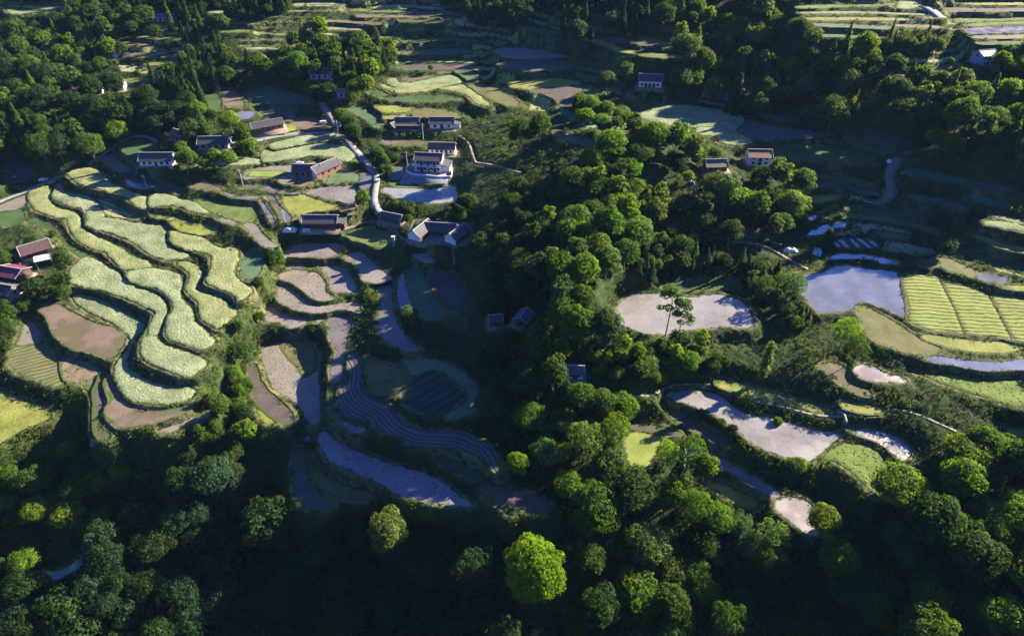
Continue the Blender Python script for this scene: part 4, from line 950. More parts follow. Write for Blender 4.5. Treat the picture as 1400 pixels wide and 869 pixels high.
def tree_at(u, v, dpx, key, tint, sz=1.0, kind='broadleaf_tree', rot=None, stand=None):
    """crown centre and crown width in the photograph -> a tree of real size standing on the ground"""
    p = PROTO[key]; s = 1.0
    for _ in range(6):
        X, Y, Z = march(u, v, ground, p['zc'] * s * sz); x, y, z = float(X[0]), float(Y[0]), float(Z[0]); _, _, d = proj(x, y, z + p['zc'] * s * sz); s = dpx * float(d) / FPX / p['D']
    return dict(x=x, y=y, z=float(ground(np.array([x]), np.array([y]))[0]), s=s, sz=s * sz, key=key, tint=tint, px=u, py=v, dpx=dpx, kind=kind, rot=rng.random() * 6.28 if rot is None else rot, r=p['D'] * s / 2)
HERO = [  # u, v, crown width px, prototype, tint, vertical stretch, name, label
(732,774,96,'dense','bright',1.3,'broadleaf_tree','huge dense bright green domed tree standing alone at bottom centre'),
(531,722,62,'lumpy','pale',1.35,'broadleaf_tree','pale sunlit tree alone against the dark slope below the long wet terrace'),
(708,632,33,'lumpy','bright',1.5,'broadleaf_tree','small bright yellow-green tree at right end of the curved furrowed terrace'),
(712,178,40,'lumpy','mid',1.1,'broadleaf_tree','left half of the twin-crowned tree pair above centre'),
(738,170,36,'lumpy','mid',1.1,'broadleaf_tree','right half of the twin-crowned tree pair above centre'),
(892,292,24,'dense','yellow',1.05,'broadleaf_tree','small round yellow-green tree alone in the dark hollow right of centre'),
(918,413,36,'thin','grey',1.0,'broadleaf_tree','left one of two thin bare-stemmed trees standing before the rounded pond'),
(934,427,30,'thin','grey',.95,'broadleaf_tree','right one of two thin bare-stemmed trees standing before the rounded pond'),
(1048,494,17,'column','pale',.95,'ivy_column','stem wrapped in pale ivy standing like a green column between two terraces'),
(1158,450,42,'airy','fresh',1.0,'broadleaf_tree','open-crowned tree with visible limbs at the lower corner of the bright pond'),
(1174,474,36,'airy','mid',.9,'broadleaf_tree','lower darker crown leaning beside the open-limbed tree below the bright pond'),
(1131,328,29,'dome','pine',.9,'evergreen_tree','dark dome-shaped evergreen beside the small ponds at right'),
(1128,707,50,'lumpy','yellow',.85,'broadleaf_tree','round sunlit yellow-green tree at end of the brown mud terrace'),
(1318,652,66,'lumpy','fresh',1.0,'broadleaf_tree','large bright rounded tree lit against the dark wood, lower right'),
(1374,838,66,'lumpy','yellow',.9,'broadleaf_tree','bright yellow-green tree in bottom right corner'),
(1272,815,52,'round','fresh',1.0,'broadleaf_tree','half-lit tree left of the bright tree in the bottom right corner'),
(966,634,36,'tall','fresh',1.0,'broadleaf_tree','bright tree at the right edge of the small sunlit lawn'),
(914,618,36,'airy','yellow',1.3,'broadleaf_tree','tall loose yellow-green tree in front of the small sunlit lawn'),
(800,598,56,'airy','pale',1.1,'broadleaf_tree','loose pale-leaved tree at left of the small sunlit lawn'),
(884,742,70,'broad','grey',1.0,'broadleaf_tree','wide grey-green tree right of the huge bright domed tree'),
(812,690,82,'lumpy','mid',1.0,'broadleaf_tree','wide tree with lit upper twigs up and right of the huge domed tree'),
(495,270,25,'lumpy','fresh',1.2,'broadleaf_tree','bright green tree beside the road between pale paddies'),
(531,230,14,'tall','mid',1.1,'broadleaf_tree','slim tree between the road and the two-storey villa'),
(737,478,52,'round','mid',1.05,'broadleaf_tree','upper tree of the pair left of the small slate cottage'),
(757,505,44,'tall','mid',1.05,'broadleaf_tree','lower tree touching the left side of the small slate cottage'),
(768,360,52,'round','fresh',1.0,'broadleaf_tree','bright round tree at left of the sunlit central grove'),
(830,355,46,'lumpy','grey',1.1,'broadleaf_tree','tall silvery-lit tree at right of the sunlit central grove'),
(798,318,44,'round','fresh',1.0,'broadleaf_tree','bright tree in the middle of the sunlit central grove'),
(828,300,46,'lumpy','fresh',1.05,'broadleaf_tree','topmost bright tree of the sunlit central grove'),
(795,405,44,'round','mid',1.1,'broadleaf_tree','green tree between the central grove and the rounded pond'),
(794,440,50,'tall','mid',.9,'broadleaf_tree','leafy tree left of the rounded pond'),
(984,252,54,'broad','grey',1.0,'broadleaf_tree','wide grey-green tree just below the old brown-tiled barn'),
(1010,268,28,'tall','yellow',1.0,'broadleaf_tree','narrow yellow-green tree right of the wide grey-green one by the barn'),
(1083,276,42,'lumpy','pale',1.0,'broadleaf_tree','sunlit tree at right edge of the grove below the red-roofed house'),
(942,240,20,'lumpy','yellow',1.0,'broadleaf_tree','small bright yellow-green tree at left of the old brown-tiled barn'),
(830,108,28,'lumpy','grey',1.0,'broadleaf_tree','broad tree on the knoll left of the white-fronted farmhouse'),
(856,96,22,'tall','grey',1.05,'broadleaf_tree','tall forked tree on the knoll next to the white-fronted farmhouse'),
(589,92,10,'lumpy','pale',1.1,'broadleaf_tree','tiny lone tree on the curved terraces at top centre'),
(313,163,32,'round','yellow',1.0,'broadleaf_tree','bright yellow-green tree between grey farmhouse and red barn'),
(268,148,30,'round','fresh',1.0,'broadleaf_tree','bright rounded tree up and left of the red barn'),
(482,131,20,'dense','fresh',1.0,'broadleaf_tree','round green tree at right of the blue-grey flat-roofed hut'),
(735,320,15,'lumpy','yellow',1.1,'broadleaf_tree','small yellow tree in dark wood left of the central grove'),
(690,325,24,'airy','pale',.9,'broadleaf_tree','pale-leaved small tree in deep shade right of the courtyard house'),
(675,375,22,'airy','grey',.9,'broadleaf_tree','faint grey-green sapling in shade beside the dark tilled plot'),
(556,424,20,'airy','pale',.9,'shrub','pale shrub between the long paddy and the blue-green field'),
(562,438,17,'bushy','fresh',1,'shrub','bright round shrub just below the pale shrub by the long paddy'),
(1300,83,13,'dense','fresh',.95,'broadleaf_tree','small round clipped-looking tree by dirt track, top right'),
(1337,124,46,'broad','fresh',1.0,'broadleaf_tree','wide flat-topped sunlit tree below the tan-roofed house'),
(1358,160,50,'broad','mid',1.0,'broadleaf_tree','big rounded tree at the right end of the wooded ridge'),
(376,352,28,'lumpy','mid',1.2,'broadleaf_tree','dark leafy tree at right edge of the wheat terraces, beside the grey paddies'),
(354,432,18,'lumpy','mid',1.0,'broadleaf_tree','small tree at left tip of the pale grey paddies'),
(322,515,26,'lumpy','fresh',1.0,'broadleaf_tree','bright tree in the gully between wheat and paddy terraces'),
(92,612,30,'round','fresh',.9,'broadleaf_tree','sunlit green tree above the bottom left slope'),
(72,318,12,'bushy','mid',1,'shrub','round bush at right of the reddish-roofed house'),
(84,355,30,'tall','olive',.9,'broadleaf_tree','olive tree standing between the left farmhouse and the wheat'),
(1064,560+15,14,'bushy','fresh',1,'shrub','small bright shrub on the bank by the pale flooded terrace'),
(1002,585,17,'lumpy','dark',1.1,'broadleaf_tree','small dark tree on the bank at the lower edge of the pale flooded terrace'),
(987,577,16,'bushy','mid',1,'shrub','rounded shrub left of the small dark tree on the flooded terrace bank'),
(893,255,12,'frond','yellow',1,'frond_plant','bright frond plant in the dark hollow left of the barn'),
(64,638,14,'frond','pale',1,'frond_plant','pale banana plant on the bottom left slope'),
(726,775-176,22,'lumpy','dark',1,'broadleaf_tree','dark tree behind the small bright yellow-green one at centre'),
(1042,733,16,'frond','yellow',1,'frond_plant','yellow-green banana plant in the sunlit scrub below the mud terrace'),
(1110,742,14,'frond','fresh',1,'frond_plant','frond plant at the lower tip of the brown mud terrace'),
(90,700,50,'lumpy','yellow',.9,'broadleaf_tree','sunlit yellow-green tree above the little blue pool, bottom left'),
(30,765,44,'lumpy','fresh',.8,'broadleaf_tree','bright spreading tree left of the little blue pool, bottom left'),
(630,770,36,'lumpy','yellow',.9,'broadleaf_tree','half-lit yellow-green tree left of the huge domed tree'),
(1090,660-26,30,'bushy','fresh',.8,'shrub','sunlit shrub on the bank under the pale flooded terrace'),
]
for h in HERO:
    t = tree_at(*h[:6]); t['kind'] = h[6]; t['label'] = h[7]; t['hero'] = True; trees.append(t)
# woods, outlined where their crowns show in the photograph: outline, species mix, width range (m), tints
WOODS = [
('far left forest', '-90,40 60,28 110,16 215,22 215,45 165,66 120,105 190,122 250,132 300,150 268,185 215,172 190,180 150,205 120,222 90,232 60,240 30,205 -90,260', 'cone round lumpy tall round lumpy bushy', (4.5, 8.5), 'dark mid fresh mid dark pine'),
('forest strip above the far left farmhouses', '-60,-20 330,-40 400,0 330,22 300,40 250,52 225,20 150,25 110,14 60,-5', 'cone spire cone round', (4, 7), 'pine dark mid'),
('wooded slope left of the top centre terraces', '235,62 300,55 312,70 325,100 290,148 245,128 200,112 215,90', 'cone2 spire round bushy', (4, 7), 'pine dark mid'),
('grove around the small white farmhouse, upper left', '400,62 440,40 462,48 505,70 530,60 540,88 512,118 470,122 440,128 425,120 400,140 375,120 330,98 340,80 380,90', 'round lumpy tall cone', (5.5, 8.5), 'mid dark fresh'),
('dark wood at the very top', '560,-40 860,-60 900,60 820,60 700,30 640,20', 'cone round tall spire', (5, 8), 'dark pine bluish'),
('wooded ridge, upper right', '830,60 850,0 960,-40 1080,-20 1110,25 1112,60 1160,66 1230,95 1262,100 1300,120 1320,110 1400,135 1480,170 1480,230 1390,236 1330,240 1288,200 1240,176 1150,172 1080,160 1000,148 960,124 900,110 880,95', 'round lumpy lumpy tall broad round cone', (6.5, 10.5), 'dark mid mid grey fresh'),
('feathery row by the top right terraces', '1200,42 1260,44 1320,30 1325,52 1260,62 1205,60', 'airy cone2 bushy airy spire', (3, 5), 'grey pale grey'),
('hedge round the knoll', '785,132 800,128 830,140 862,150 862,166 830,168 792,158', 'bushy lumpy', (4, 6), 'fresh mid'),
('wood right of the courtyard house', '655,330 690,270 700,215 735,205 760,215 765,262 720,290 760,300 740,340 745,380 755,470 700,470 650,445 665,400', 'round lumpy tall bushy', (4, 8), 'dark mid dark'),
('central grove', '800,225 815,200 850,185 880,165 905,165 945,190 985,205 960,215 935,235 960,262 985,275 1000,262 1050,225 1100,245 1106,275 1090,312 1066,322 1010,300 960,290 925,275 900,300 870,318 850,280 800,262 740,272', 'lumpy round tall broad', (6, 9), 'mid dark grey fresh olive'),
('sunlit central grove', '740,290 850,280 868,330 852,375 838,420 842,455 810,470 770,470 745,420 735,350', 'round lumpy tall', (6.5, 9.5), 'mid fresh mid grey'),
('spiky row behind the rounded pond', '868,348 985,342 1000,360 960,370 880,370', 'cone cone2 bushy lumpy', (2.6, 5), 'pine olive mid'),
('hedge of young firs left of the bright pond', '1010,345 1045,350 1085,378 1100,405 1112,425 1100,440 1075,425 1048,400 1020,378', 'cone cone2 bushy lumpy airy', (3, 5.8), 'olive grey pine mid'),
('bushes under the rounded pond', '745,470 850,455 960,458 965,475 1000,480 995,500 930,508 860,505 800,490 770,520', 'bushy lumpy bushy tall', (3.2, 5.5), 'mid fresh olive dark yellow'),
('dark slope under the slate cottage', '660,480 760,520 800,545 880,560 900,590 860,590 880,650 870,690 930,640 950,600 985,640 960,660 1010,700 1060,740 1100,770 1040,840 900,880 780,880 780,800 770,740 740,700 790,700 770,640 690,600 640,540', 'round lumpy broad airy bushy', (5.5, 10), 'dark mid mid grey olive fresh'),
('shaded wood along the bottom edge', '300,900 280,780 220,700 255,640 280,610 330,640 395,690 470,700 560,712 650,712 690,740 780,880 780,930 -100,930 -100,820 60,800 120,740 220,690', 'round lumpy broad airy bushy', (6, 10.5), 'dark dark bluish pine'),  # dark tints put this wood's shade into the leaf colour
('sunlit scrub, bottom left', '-100,600 30,625 100,640 130,622 195,620 185,660 140,690 110,740 60,790 -100,810', 'lumpy bushy round airy', (3.5, 6.5), 'fresh yellow mid olive'),
('gully between wheat and paddies', '345,365 362,375 350,400 345,430 338,480 335,545 340,600 330,640 290,640 255,625 240,600 270,560 300,520 318,460', 'lumpy bushy tall', (3.2, 5.5), 'mid dark fresh olive'),
('sunlit brush below the mud terrace', '940,660 1010,668 1040,695 1075,720 1120,745 1100,790 1020,790 960,730', 'bushy lumpy airy frond', (3.2, 6.5), 'fresh yellow grey pale olive'),
('wood in the lower right', '1200,690 1260,640 1300,600 1350,590 1480,600 1480,930 1040,930 1090,850 1150,760 1190,775 1215,760 1205,720', 'round lumpy broad airy', (6, 10), 'dark mid grey mid fresh'),
('trees round the left farmhouses', '-60,320 10,345 30,320 45,318 70,335 100,345 95,372 80,392 60,400 40,420 20,470 -60,470', 'lumpy bushy tall', (3.5, 6), 'mid dark olive'),
('trees round the grey farmhouse', '212,190 232,180 260,198 280,184 320,188 335,172 352,190 330,215 300,212 262,222 235,228 238,205', 'lumpy bushy round', (4, 6), 'mid fresh'),
('trees along the road through the village', '470,150 500,200 545,190 545,215 520,222 500,205 480,180 458,150', 'bushy lumpy', (3, 5), 'mid dark'),
('bushes near the courtyard house', '560,250 640,262 650,300 632,310 560,296 530,270', 'bushy lumpy', (3, 5), 'dark mid'),
('trees at the right edge', '1385,60 1480,60 1480,130 1370,125 1350,100', 'round lumpy', (5, 8), 'mid fresh'),
('dark orchard right of centre', '1255,270 1300,275 1290,330 1240,330', 'lumpy airy bushy', (4, 7), 'dark bluish'),
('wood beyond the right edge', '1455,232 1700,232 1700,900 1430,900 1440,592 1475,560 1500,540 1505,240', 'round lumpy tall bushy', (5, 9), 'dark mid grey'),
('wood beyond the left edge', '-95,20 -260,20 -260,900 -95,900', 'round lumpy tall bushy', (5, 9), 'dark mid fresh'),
('dark slope beside the hollow', '820,262 870,285 905,300 985,285 1005,330 940,342 868,345 835,330', 'bushy lumpy tall', (4, 6.5), 'dark pine mid'),
]
fieldpx = [(f, f.spx.min(0), f.spx.max(0)) for f in fields]
def in_field_px(u, v):
    for f, a, b in fieldpx:
        if a[0] < u < b[0] and a[1] < v < b[1] and inpoly(np.array([u]), np.array([v]), f.spx)[0]: return True
    return False
occ = {}
def free(x, y, r):
    for i in range(int(x // 12) - 1, int(x // 12) + 2):
        for j in range(int(y // 12) - 1, int(y // 12) + 2):
            for (a, b, q) in occ.get((i, j), ()):
                if (x - a) ** 2 + (y - b) ** 2 < ((r + q) * .52) ** 2: return False
    return True
def occupy(x, y, r): occ.setdefault((int(x // 12), int(y // 12)), []).append((x, y, r))
for t in trees: occupy(t['x'], t['y'], t['r'] * (2.1 if t['dpx'] > 90 else 1.45 if t['dpx'] > 55 else 1.2))
for h in HOUSES: occupy(h['x'], h['y'], h['d'] * .5); occupy(h['x'] - h['w'] * .25, h['y'], h['d'] * .45); occupy(h['x'] + h['w'] * .25, h['y'], h['d'] * .45)
housepx = []
for h in HOUSES:
    u_, v_, d_ = proj(h['x'], h['y'], h['z'] + HS * h['wh']); k = HS * FPX / float(d_); housepx.append((float(u_), float(v_), h['w'] * k * .55, (h['wh'] + h['rh']) * k * .75, h['y']))
rw = random.Random(5)
for wname, poly, keys, (d0, d1), tints in WOODS:
    poly = np.array(P(poly), float); keys = keys.split(); tints = tints.split()
    X, Y, Z = march(poly[:, 0], poly[:, 1], ground, 3.0); a0, b0, a1, b1 = X.min() - 5, Y.min() - 5, X.max() + 5, Y.max() + 5
    dens = .62 * (d0 + d1) / 2; n = int((a1 - a0) * (b1 - b0) / dens ** 2 * 4.5); xs = a0 + rng.random(n) * (a1 - a0); ys = b0 + rng.random(n) * (b1 - b0)
    zs = ground(xs, ys); cl = clear(xs, ys)
    u0, v0, dd = proj(xs, ys, zs + 4); ok = inpoly(u0, v0, poly) & (cl > .9)
    for x, y, z, c in sorted(zip(xs[ok], ys[ok], zs[ok], cl[ok]), key=lambda q: rw.random()):
        key = rw.choice(keys); p = PROTO[key]; D = 1.17 * (d0 + (d1 - d0) * rw.random() ** 1.7)
        D *= {'cone': .62, 'spire': .5, 'cone2': .75, 'tall': .75}.get(key, 1.0)
        if key == 'frond': D = 3.5
        if wname[:5] != 'hedge' and vnoise(np.array([x]), np.array([y]), 11, 40)[0] > .70: continue      # clearings
        done = False
        for k in (1.0, .7, .48):
            s = D * k / p['D']; sz = s * (.85 + .3 * rw.random())
            if not free(x, y, D * k / 2): continue
            H = p['H'] * sz; bad = 0
            for hh, xx in ((.97, 0), (.8, .3), (.8, -.3)):
                u_, v_, _ = proj(x + xx * D * k, y, z + H * hh)
                if in_field_px(float(u_), float(v_)): bad += 1
                for (hu, hv, hw, hh_, hy) in housepx:
                    if abs(u_ - hu) < hw and abs(v_ - hv) < hh_ and y < hy: bad += 2
            if bad <= (1 if k > .5 and c > 2 else 0) or (c > 6 and bad <= 1): done = True; break
        if not done: continue
        u_, v_, d_ = proj(x, y, z + p['zc'] * sz)
        kind = {'cone': 'conifer_tree', 'spire': 'conifer_tree', 'cone2': 'conifer_tree', 'bushy': 'shrub', 'frond': 'frond_plant'}.get(key, 'broadleaf_tree')
        if kind == 'broadleaf_tree' and D * k < 3: kind = 'shrub'
        trees.append(dict(x=x, y=y, z=z, s=s, sz=sz, key=key, tint=rw.choice(tints), px=float(u_), py=float(v_), dpx=D * k * FPX / float(d_), kind=kind, rot=rw.random() * 6.28, r=D * k / 2, wood=wname))
        occupy(x, y, D * k / 2)
print('trees', len(trees), {k: sum(t['kind'] == k for t in trees) for k in set(t['kind'] for t in trees)}, 't', round(time.time() - T0, 1))
# ---- link: the 300 of each kind that show largest are objects of their own, the rest one far woodland
LAND = [(h['uv'], 'the ' + s) for h, s in zip(HOUSES, ['blue-roofed shed', 'tiny white farmhouse', 'long forest farmhouse', 'pale outbuilding', 'red-walled barn', 'grey farmhouse', 'red-roofed hut', 'dark-roofed farmhouse', 'L-shaped farmhouse', 'small white farmhouse upper left', 'flat-roofed hut', 'brown timber farmhouse', 'small wooden hut', 'lean-to farmhouse', 'single-storey white farmhouse', 'two-storey villa', 'dark-red timber house', 'gatehouse', 'U-shaped courtyard house', 'tiny dark hut', 'slate-roofed shed', 'small slate cottage', 'white-fronted farmhouse', 'shaded ridge-foot farmhouse', 'brown-tiled barn', 'red-roofed white house', 'tan-roofed house', 'reddish-roofed farmhouse', 'magenta-roofed house', 'left-edge outbuilding'])]
LAND += [((930, 425), 'the rounded pond'), ((1165, 390), 'the bright rectangular pond'), ((1070, 590), 'the pale flooded terrace'), ((1310, 420), 'the striped yellow field'), ((732, 774), 'the huge domed tree'), ((595, 535), 'the diamond-shaped bed'),
         ((110, 450), 'the brown field'), ((30, 565), 'the left-edge yellow field'), ((80, 775), 'the little blue pool'), ((400, 500), 'the grey stubble terrace'), ((540, 650), 'the long wet terrace'), ((880, 615), 'the small sunlit lawn'), ((1085, 700), 'the brown mud terrace'),
         ((1190, 640), 'the bright green rice patch'), ((1216, 235), 'the bend of the dirt road'), ((610, 125), 'the curved terraces'), ((270, 30), 'the upper left strips'), ((1200, 20), 'the top right terraces'), ((460, 30), 'the top centre terraces'), ((240, 540), 'the last wheat terrace'),
         ((1300, 520), 'the right-edge rice field'), ((1250, 850), 'the bottom right corner'), ((80, 850), 'the bottom left corner'), ((500, 860), 'the bottom edge middle'), ((900, 850), 'the lower centre bottom'), ((310, 830), 'the bottom edge, left half'), ((30, 130), 'the upper left edge'), ((330, 600), 'the gully foot'),
         ((850, 20), 'the shaded top edge'), ((1370, 230), 'the right ridge end'), ((1000, 90), 'the left ridge end'), ((1130, 130), 'the middle ridge'), ((690, 590), 'the shaded strip plots'), ((820, 230), 'the dark hollow')]
KW = dict(broadleaf_tree='tree', conifer_tree='conifer', shrub='shrub', frond_plant='frond plant')
FORM = dict(round='round', broad='spreading', lumpy='lumpy-crowned', airy='loose-leaved', tall='upright', dense='dense', bushy='low', cone='pointed', spire='slender', cone2='wide-skirted', frond='arching')
vis = [t for t in trees if -40 < t['px'] < 1440 and -40 < t['py'] < 910]
solo = []
for kd in set(t['kind'] for t in trees):
    solo += sorted([t for t in vis if t['kind'] == kd], key=lambda t: -t['dpx'] - (1000 if t.get('hero') else 0))[:298]
sid = set(map(id, solo)); rest = [t for t in trees if id(t) not in sid]
def side(t, L):
    du, dv = t['px'] - L[0], t['py'] - L[1]; s = ''
    if math.hypot(du, dv) < 26: return 'right beside'
    if abs(dv) > .5 * abs(du): s = 'above' if dv < 0 else 'below'
    if abs(du) > .5 * abs(dv): s = (s + ' and ' if s else '') + ('left of' if du < 0 else 'right of')
    elif s: pass
    return s
cells = {}
for t in solo:
    if 'label' in t: continue
    L = min(LAND, key=lambda l: math.hypot(t['px'] - l[0][0], t['py'] - l[0][1]))
    size = 'tall' if t['sz'] * PROTO[t['key']]['H'] > 9.5 else ('small' if t['sz'] * PROTO[t['key']]['H'] < 5 else 'medium')
    t['cell'] = f"{size} {TWORD[t['tint']]} {FORM[t['key']]} {KW[t['kind']]} {side(t, L[0])} {L[1]}"; cells.setdefault(t['cell'], []).append(t)
ORD = ['leftmost', 'second from left', 'third from left', 'fourth from left', 'fifth from left', 'sixth from left', 'seventh from left', 'eighth from left']
for c, L in cells.items():
    L.sort(key=lambda t: t['px'])
    for i, t in enumerate(L):
        if len(c.split()) > 11: c = ' '.join(c.split()[1:])
        t['label'] = c if len(L) == 1 else (('left of two: ' if i == 0 else 'right of two: ') + c if len(L) == 2 else ORD[min(i, 7)] + ': ' + c)
for t in solo:
    while len(t['label'].split()) > 16: t['label'] = ' '.join(q for i, q in enumerate(t['label'].split()) if q not in ('tall', 'small', 'medium') or 'x' in q) if any(q in t['label'].split() for q in ('tall', 'small', 'medium')) else ' '.join(t['label'].split()[:16])
GRP = dict(broadleaf_tree='broadleaf trees in the woods', conifer_tree='conifers in the woods', shrub='shrubs on banks and wood edges', frond_plant='frond plants in the scrub')
CAT = dict(broadleaf_tree='tree', conifer_tree='conifer', shrub='shrub', frond_plant='plant', ivy_column='ivy', evergreen_tree='tree')
for t in solo:
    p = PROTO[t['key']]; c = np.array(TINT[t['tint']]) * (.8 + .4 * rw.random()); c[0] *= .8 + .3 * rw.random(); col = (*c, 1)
    parts = t.get('hero') or t['dpx'] > 17
    if parts or p['whole'] is None:
        o = bpy.data.objects.new(t['kind'], None); o.empty_display_size = .5; COL.objects.link(o)
        for nm in ('crown', 'trunk'):
            q = bpy.data.objects.new(nm, p[nm]); COL.objects.link(q); q.parent = o; q.color = col
    else:
        o = bpy.data.objects.new(t['kind'], p['whole']); COL.objects.link(o); o.color = col
    o.location = (t['x'], t['y'], t['z'] - .1); o.scale = (t['s'], t['s'], t['sz']); o.rotation_euler = (0, 0, t['rot'])
    tag(o, t['label'], CAT[t['kind']], GRP.get(t['kind']))
Vs, Fs, F3s, Ls, n = [], [], [], [], 0
for t in rest:
    V, F, F3, lv = PROTO[t['key']].get('lo') or PROTO['round']['lo']; c, s = math.cos(t['rot']), math.sin(t['rot'])
    W = np.stack([(V[:, 0] * c - V[:, 1] * s) * t['s'] + t['x'], (V[:, 0] * s + V[:, 1] * c) * t['s'] + t['y'], V[:, 2] * t['sz'] + t['z'] - .1], 1)
    tint = np.array(TINT[t['tint']]) * (.8 + .4 * rw.random()) / np.array(TINT['mid']); Vs.append(W); Fs.append(F + n); F3s.append(F3 + n); Ls.append(lv[:, None] * tint); n += len(V)
def stuff_leaves(name, V, F, F3, L3, tint):
    me = leaf_mesh(name, V, F, F3, np.ones(len(V))); a = me.attributes['lv']; a.data.foreach_set('color', np.column_stack([L3, np.ones(len(V))]).astype(np.float32).ravel())
    o = link(name, me); o.color = (*TINT[tint], 1); return tag(o, kind='stuff')
if Vs: stuff_leaves('woodland', np.concatenate(Vs), np.concatenate(Fs), np.concatenate(F3s), np.concatenate(Ls), 'mid')
# ---- tall grass, weeds and low brush on every bank
def scatter(n, lo, hi, seed, leaf, cnt, name, cond, tall=1.0):
    g = np.random.default_rng(seed); u = g.random(n) * 1480 - 40; v = g.random(n) * 940 - 30
    X, Y, Z = march(u, v, ground, .2); m = (np.abs(X) < 460) & (Y < 700); X, Y = X[m], Y[m]
    X = X + g.normal(size=X.shape) * .4; Y = Y + g.normal(size=X.shape) * 1.0
    z = ground(X, Y); cl = clear(X, Y); keep = cond(X, Y, cl, g); X, Y, z, cl = X[keep], Y[keep], z[keep], cl[keep]
    sz = np.minimum((lo + (hi - lo) * g.random(len(X)) ** 2), .35 + np.maximum(cl, 0) * 1.1); n = len(X); d = g.normal(size=(n, cnt, 3)); d[..., 2] = np.abs(d[..., 2]) * 1.1 + .2; d /= np.linalg.norm(d, axis=2)[..., None]
    rr = sz[:, None, None] * (.55 + .5 * g.random((n, cnt, 1))); C = np.stack([X, Y, z], 1)[:, None, :] + d * rr * np.array([1, 1, tall])
    dist = np.hypot(Y, 100 - z); ls = np.repeat(leaf * (.6 + .5 * sz) * np.clip(dist / 190, .8, 2.2), cnt)
    V = leafquads(C.reshape(-1, 3), (d + g.normal(size=d.shape) * .5).reshape(-1, 3), ls, g); F = np.arange(len(V)).reshape(-1, 4)
    pal = np.array([(.4, .45, .5), (.6, .62, .65), (.85, .8, .6), (1.35, 1.1, .8), (.7, .55, .7)]); w_ = vnoise(X, Y, 9, 12) * 3.2 + g.random(n) * 1.6; k = np.clip(w_.astype(int), 0, 4)  # palette darkened: shade of the banks put into the grass colour
    L3 = np.repeat(pal[k] * (.7 + .6 * g.random((n, 1))), cnt * 4, axis=0)
    stuff_leaves(name, V, F, np.zeros((0, 4), int), L3, 'mid'); print(name, len(F), 't', round(time.time() - T0, 1))
scatter(52000, .3, .75, 41, .22, 8, 'bank_grass', lambda X, Y, c, g: (c > -.2) & (vnoise(X, Y, 7, 31) + g.random(len(X)) * .4 > .42), 1.2)
scatter(13000, .6, 1.5, 43, .24, 16, 'undergrowth', lambda X, Y, c, g: (c > .8) & (vnoise(X, Y, 11, 33) + g.random(len(X)) * .25 > .60))
# ---------------------------------------------------------------- houses
class MB:
    def __init__(s): s.v, s.f = [], []
    def box(s, x0, y0, z0, x1, y1, z1):
        n = len(s.v); s.v += [(x0, y0, z0), (x1, y0, z0), (x1, y1, z0), (x0, y1, z0), (x0, y0, z1), (x1, y0, z1), (x1, y1, z1), (x0, y1, z1)]
        s.f += [(n, n + 3, n + 2, n + 1), (n + 4, n + 5, n + 6, n + 7), (n, n + 1, n + 5, n + 4), (n + 1, n + 2, n + 6, n + 5), (n + 2, n + 3, n + 7, n + 6), (n + 3, n, n + 4, n + 7)]; return s
    def poly(s, vs, fs): n = len(s.v); s.v += list(vs); s.f += [tuple(i + n for i in f) for f in fs]; return s
    def build(s, name, mat, parent=None, smooth=False, mats=None, mi=None):
        me = bpy.data.meshes.new(name); me.from_pydata([tuple(map(float, p)) for p in s.v], [], s.f)
        for m in (mats or [mat]): me.materials.append(MAT[m])
        if mi: me.polygons.foreach_set('material_index', mi)
        if smooth: me.polygons.foreach_set('use_smooth', [True] * len(s.f))
        me.update(); return link(name, me, parent)
def gable_wall(w, d, wh, rh, mat, parent, endmat=None, T=None):
    b = MB(); W, D = w / 2, d / 2
    vs = [(-W, -D, -1), (W, -D, -1), (W, D, -1), (-W, D, -1), (-W, -D, wh), (W, -D, wh), (W, D, wh), (-W, D, wh), (-W, 0, wh + rh), (W, 0, wh + rh)]
    if T: vs = [T(p) for p in vs]
    b.poly(vs, [(0, 1, 5, 4), (2, 3, 7, 6), (1, 2, 6, 9, 5), (3, 0, 4, 8, 7)])
    return b.build('wall', mat, parent, mats=[mat, endmat or mat], mi=[0, 0, 1, 1])
def bar2(c, a, b, d, T):      # a verge board bent once, following the curve of the roof
    vs = []
    for p in (a, b, d): vs += [(p[0] - .12, p[1], p[2]), (p[0] + .12, p[1], p[2]), (p[0] + .12, p[1], p[2] + .12), (p[0] - .12, p[1], p[2] + .12)]
    fs = [(0, 3, 2, 1), (8, 9, 10, 11)]
    for k in (0, 4): fs += [(k + i, k + (i + 1) % 4, k + 4 + (i + 1) % 4, k + 4 + i) for i in range(4)]
    c.poly([T(q) for q in vs], fs)
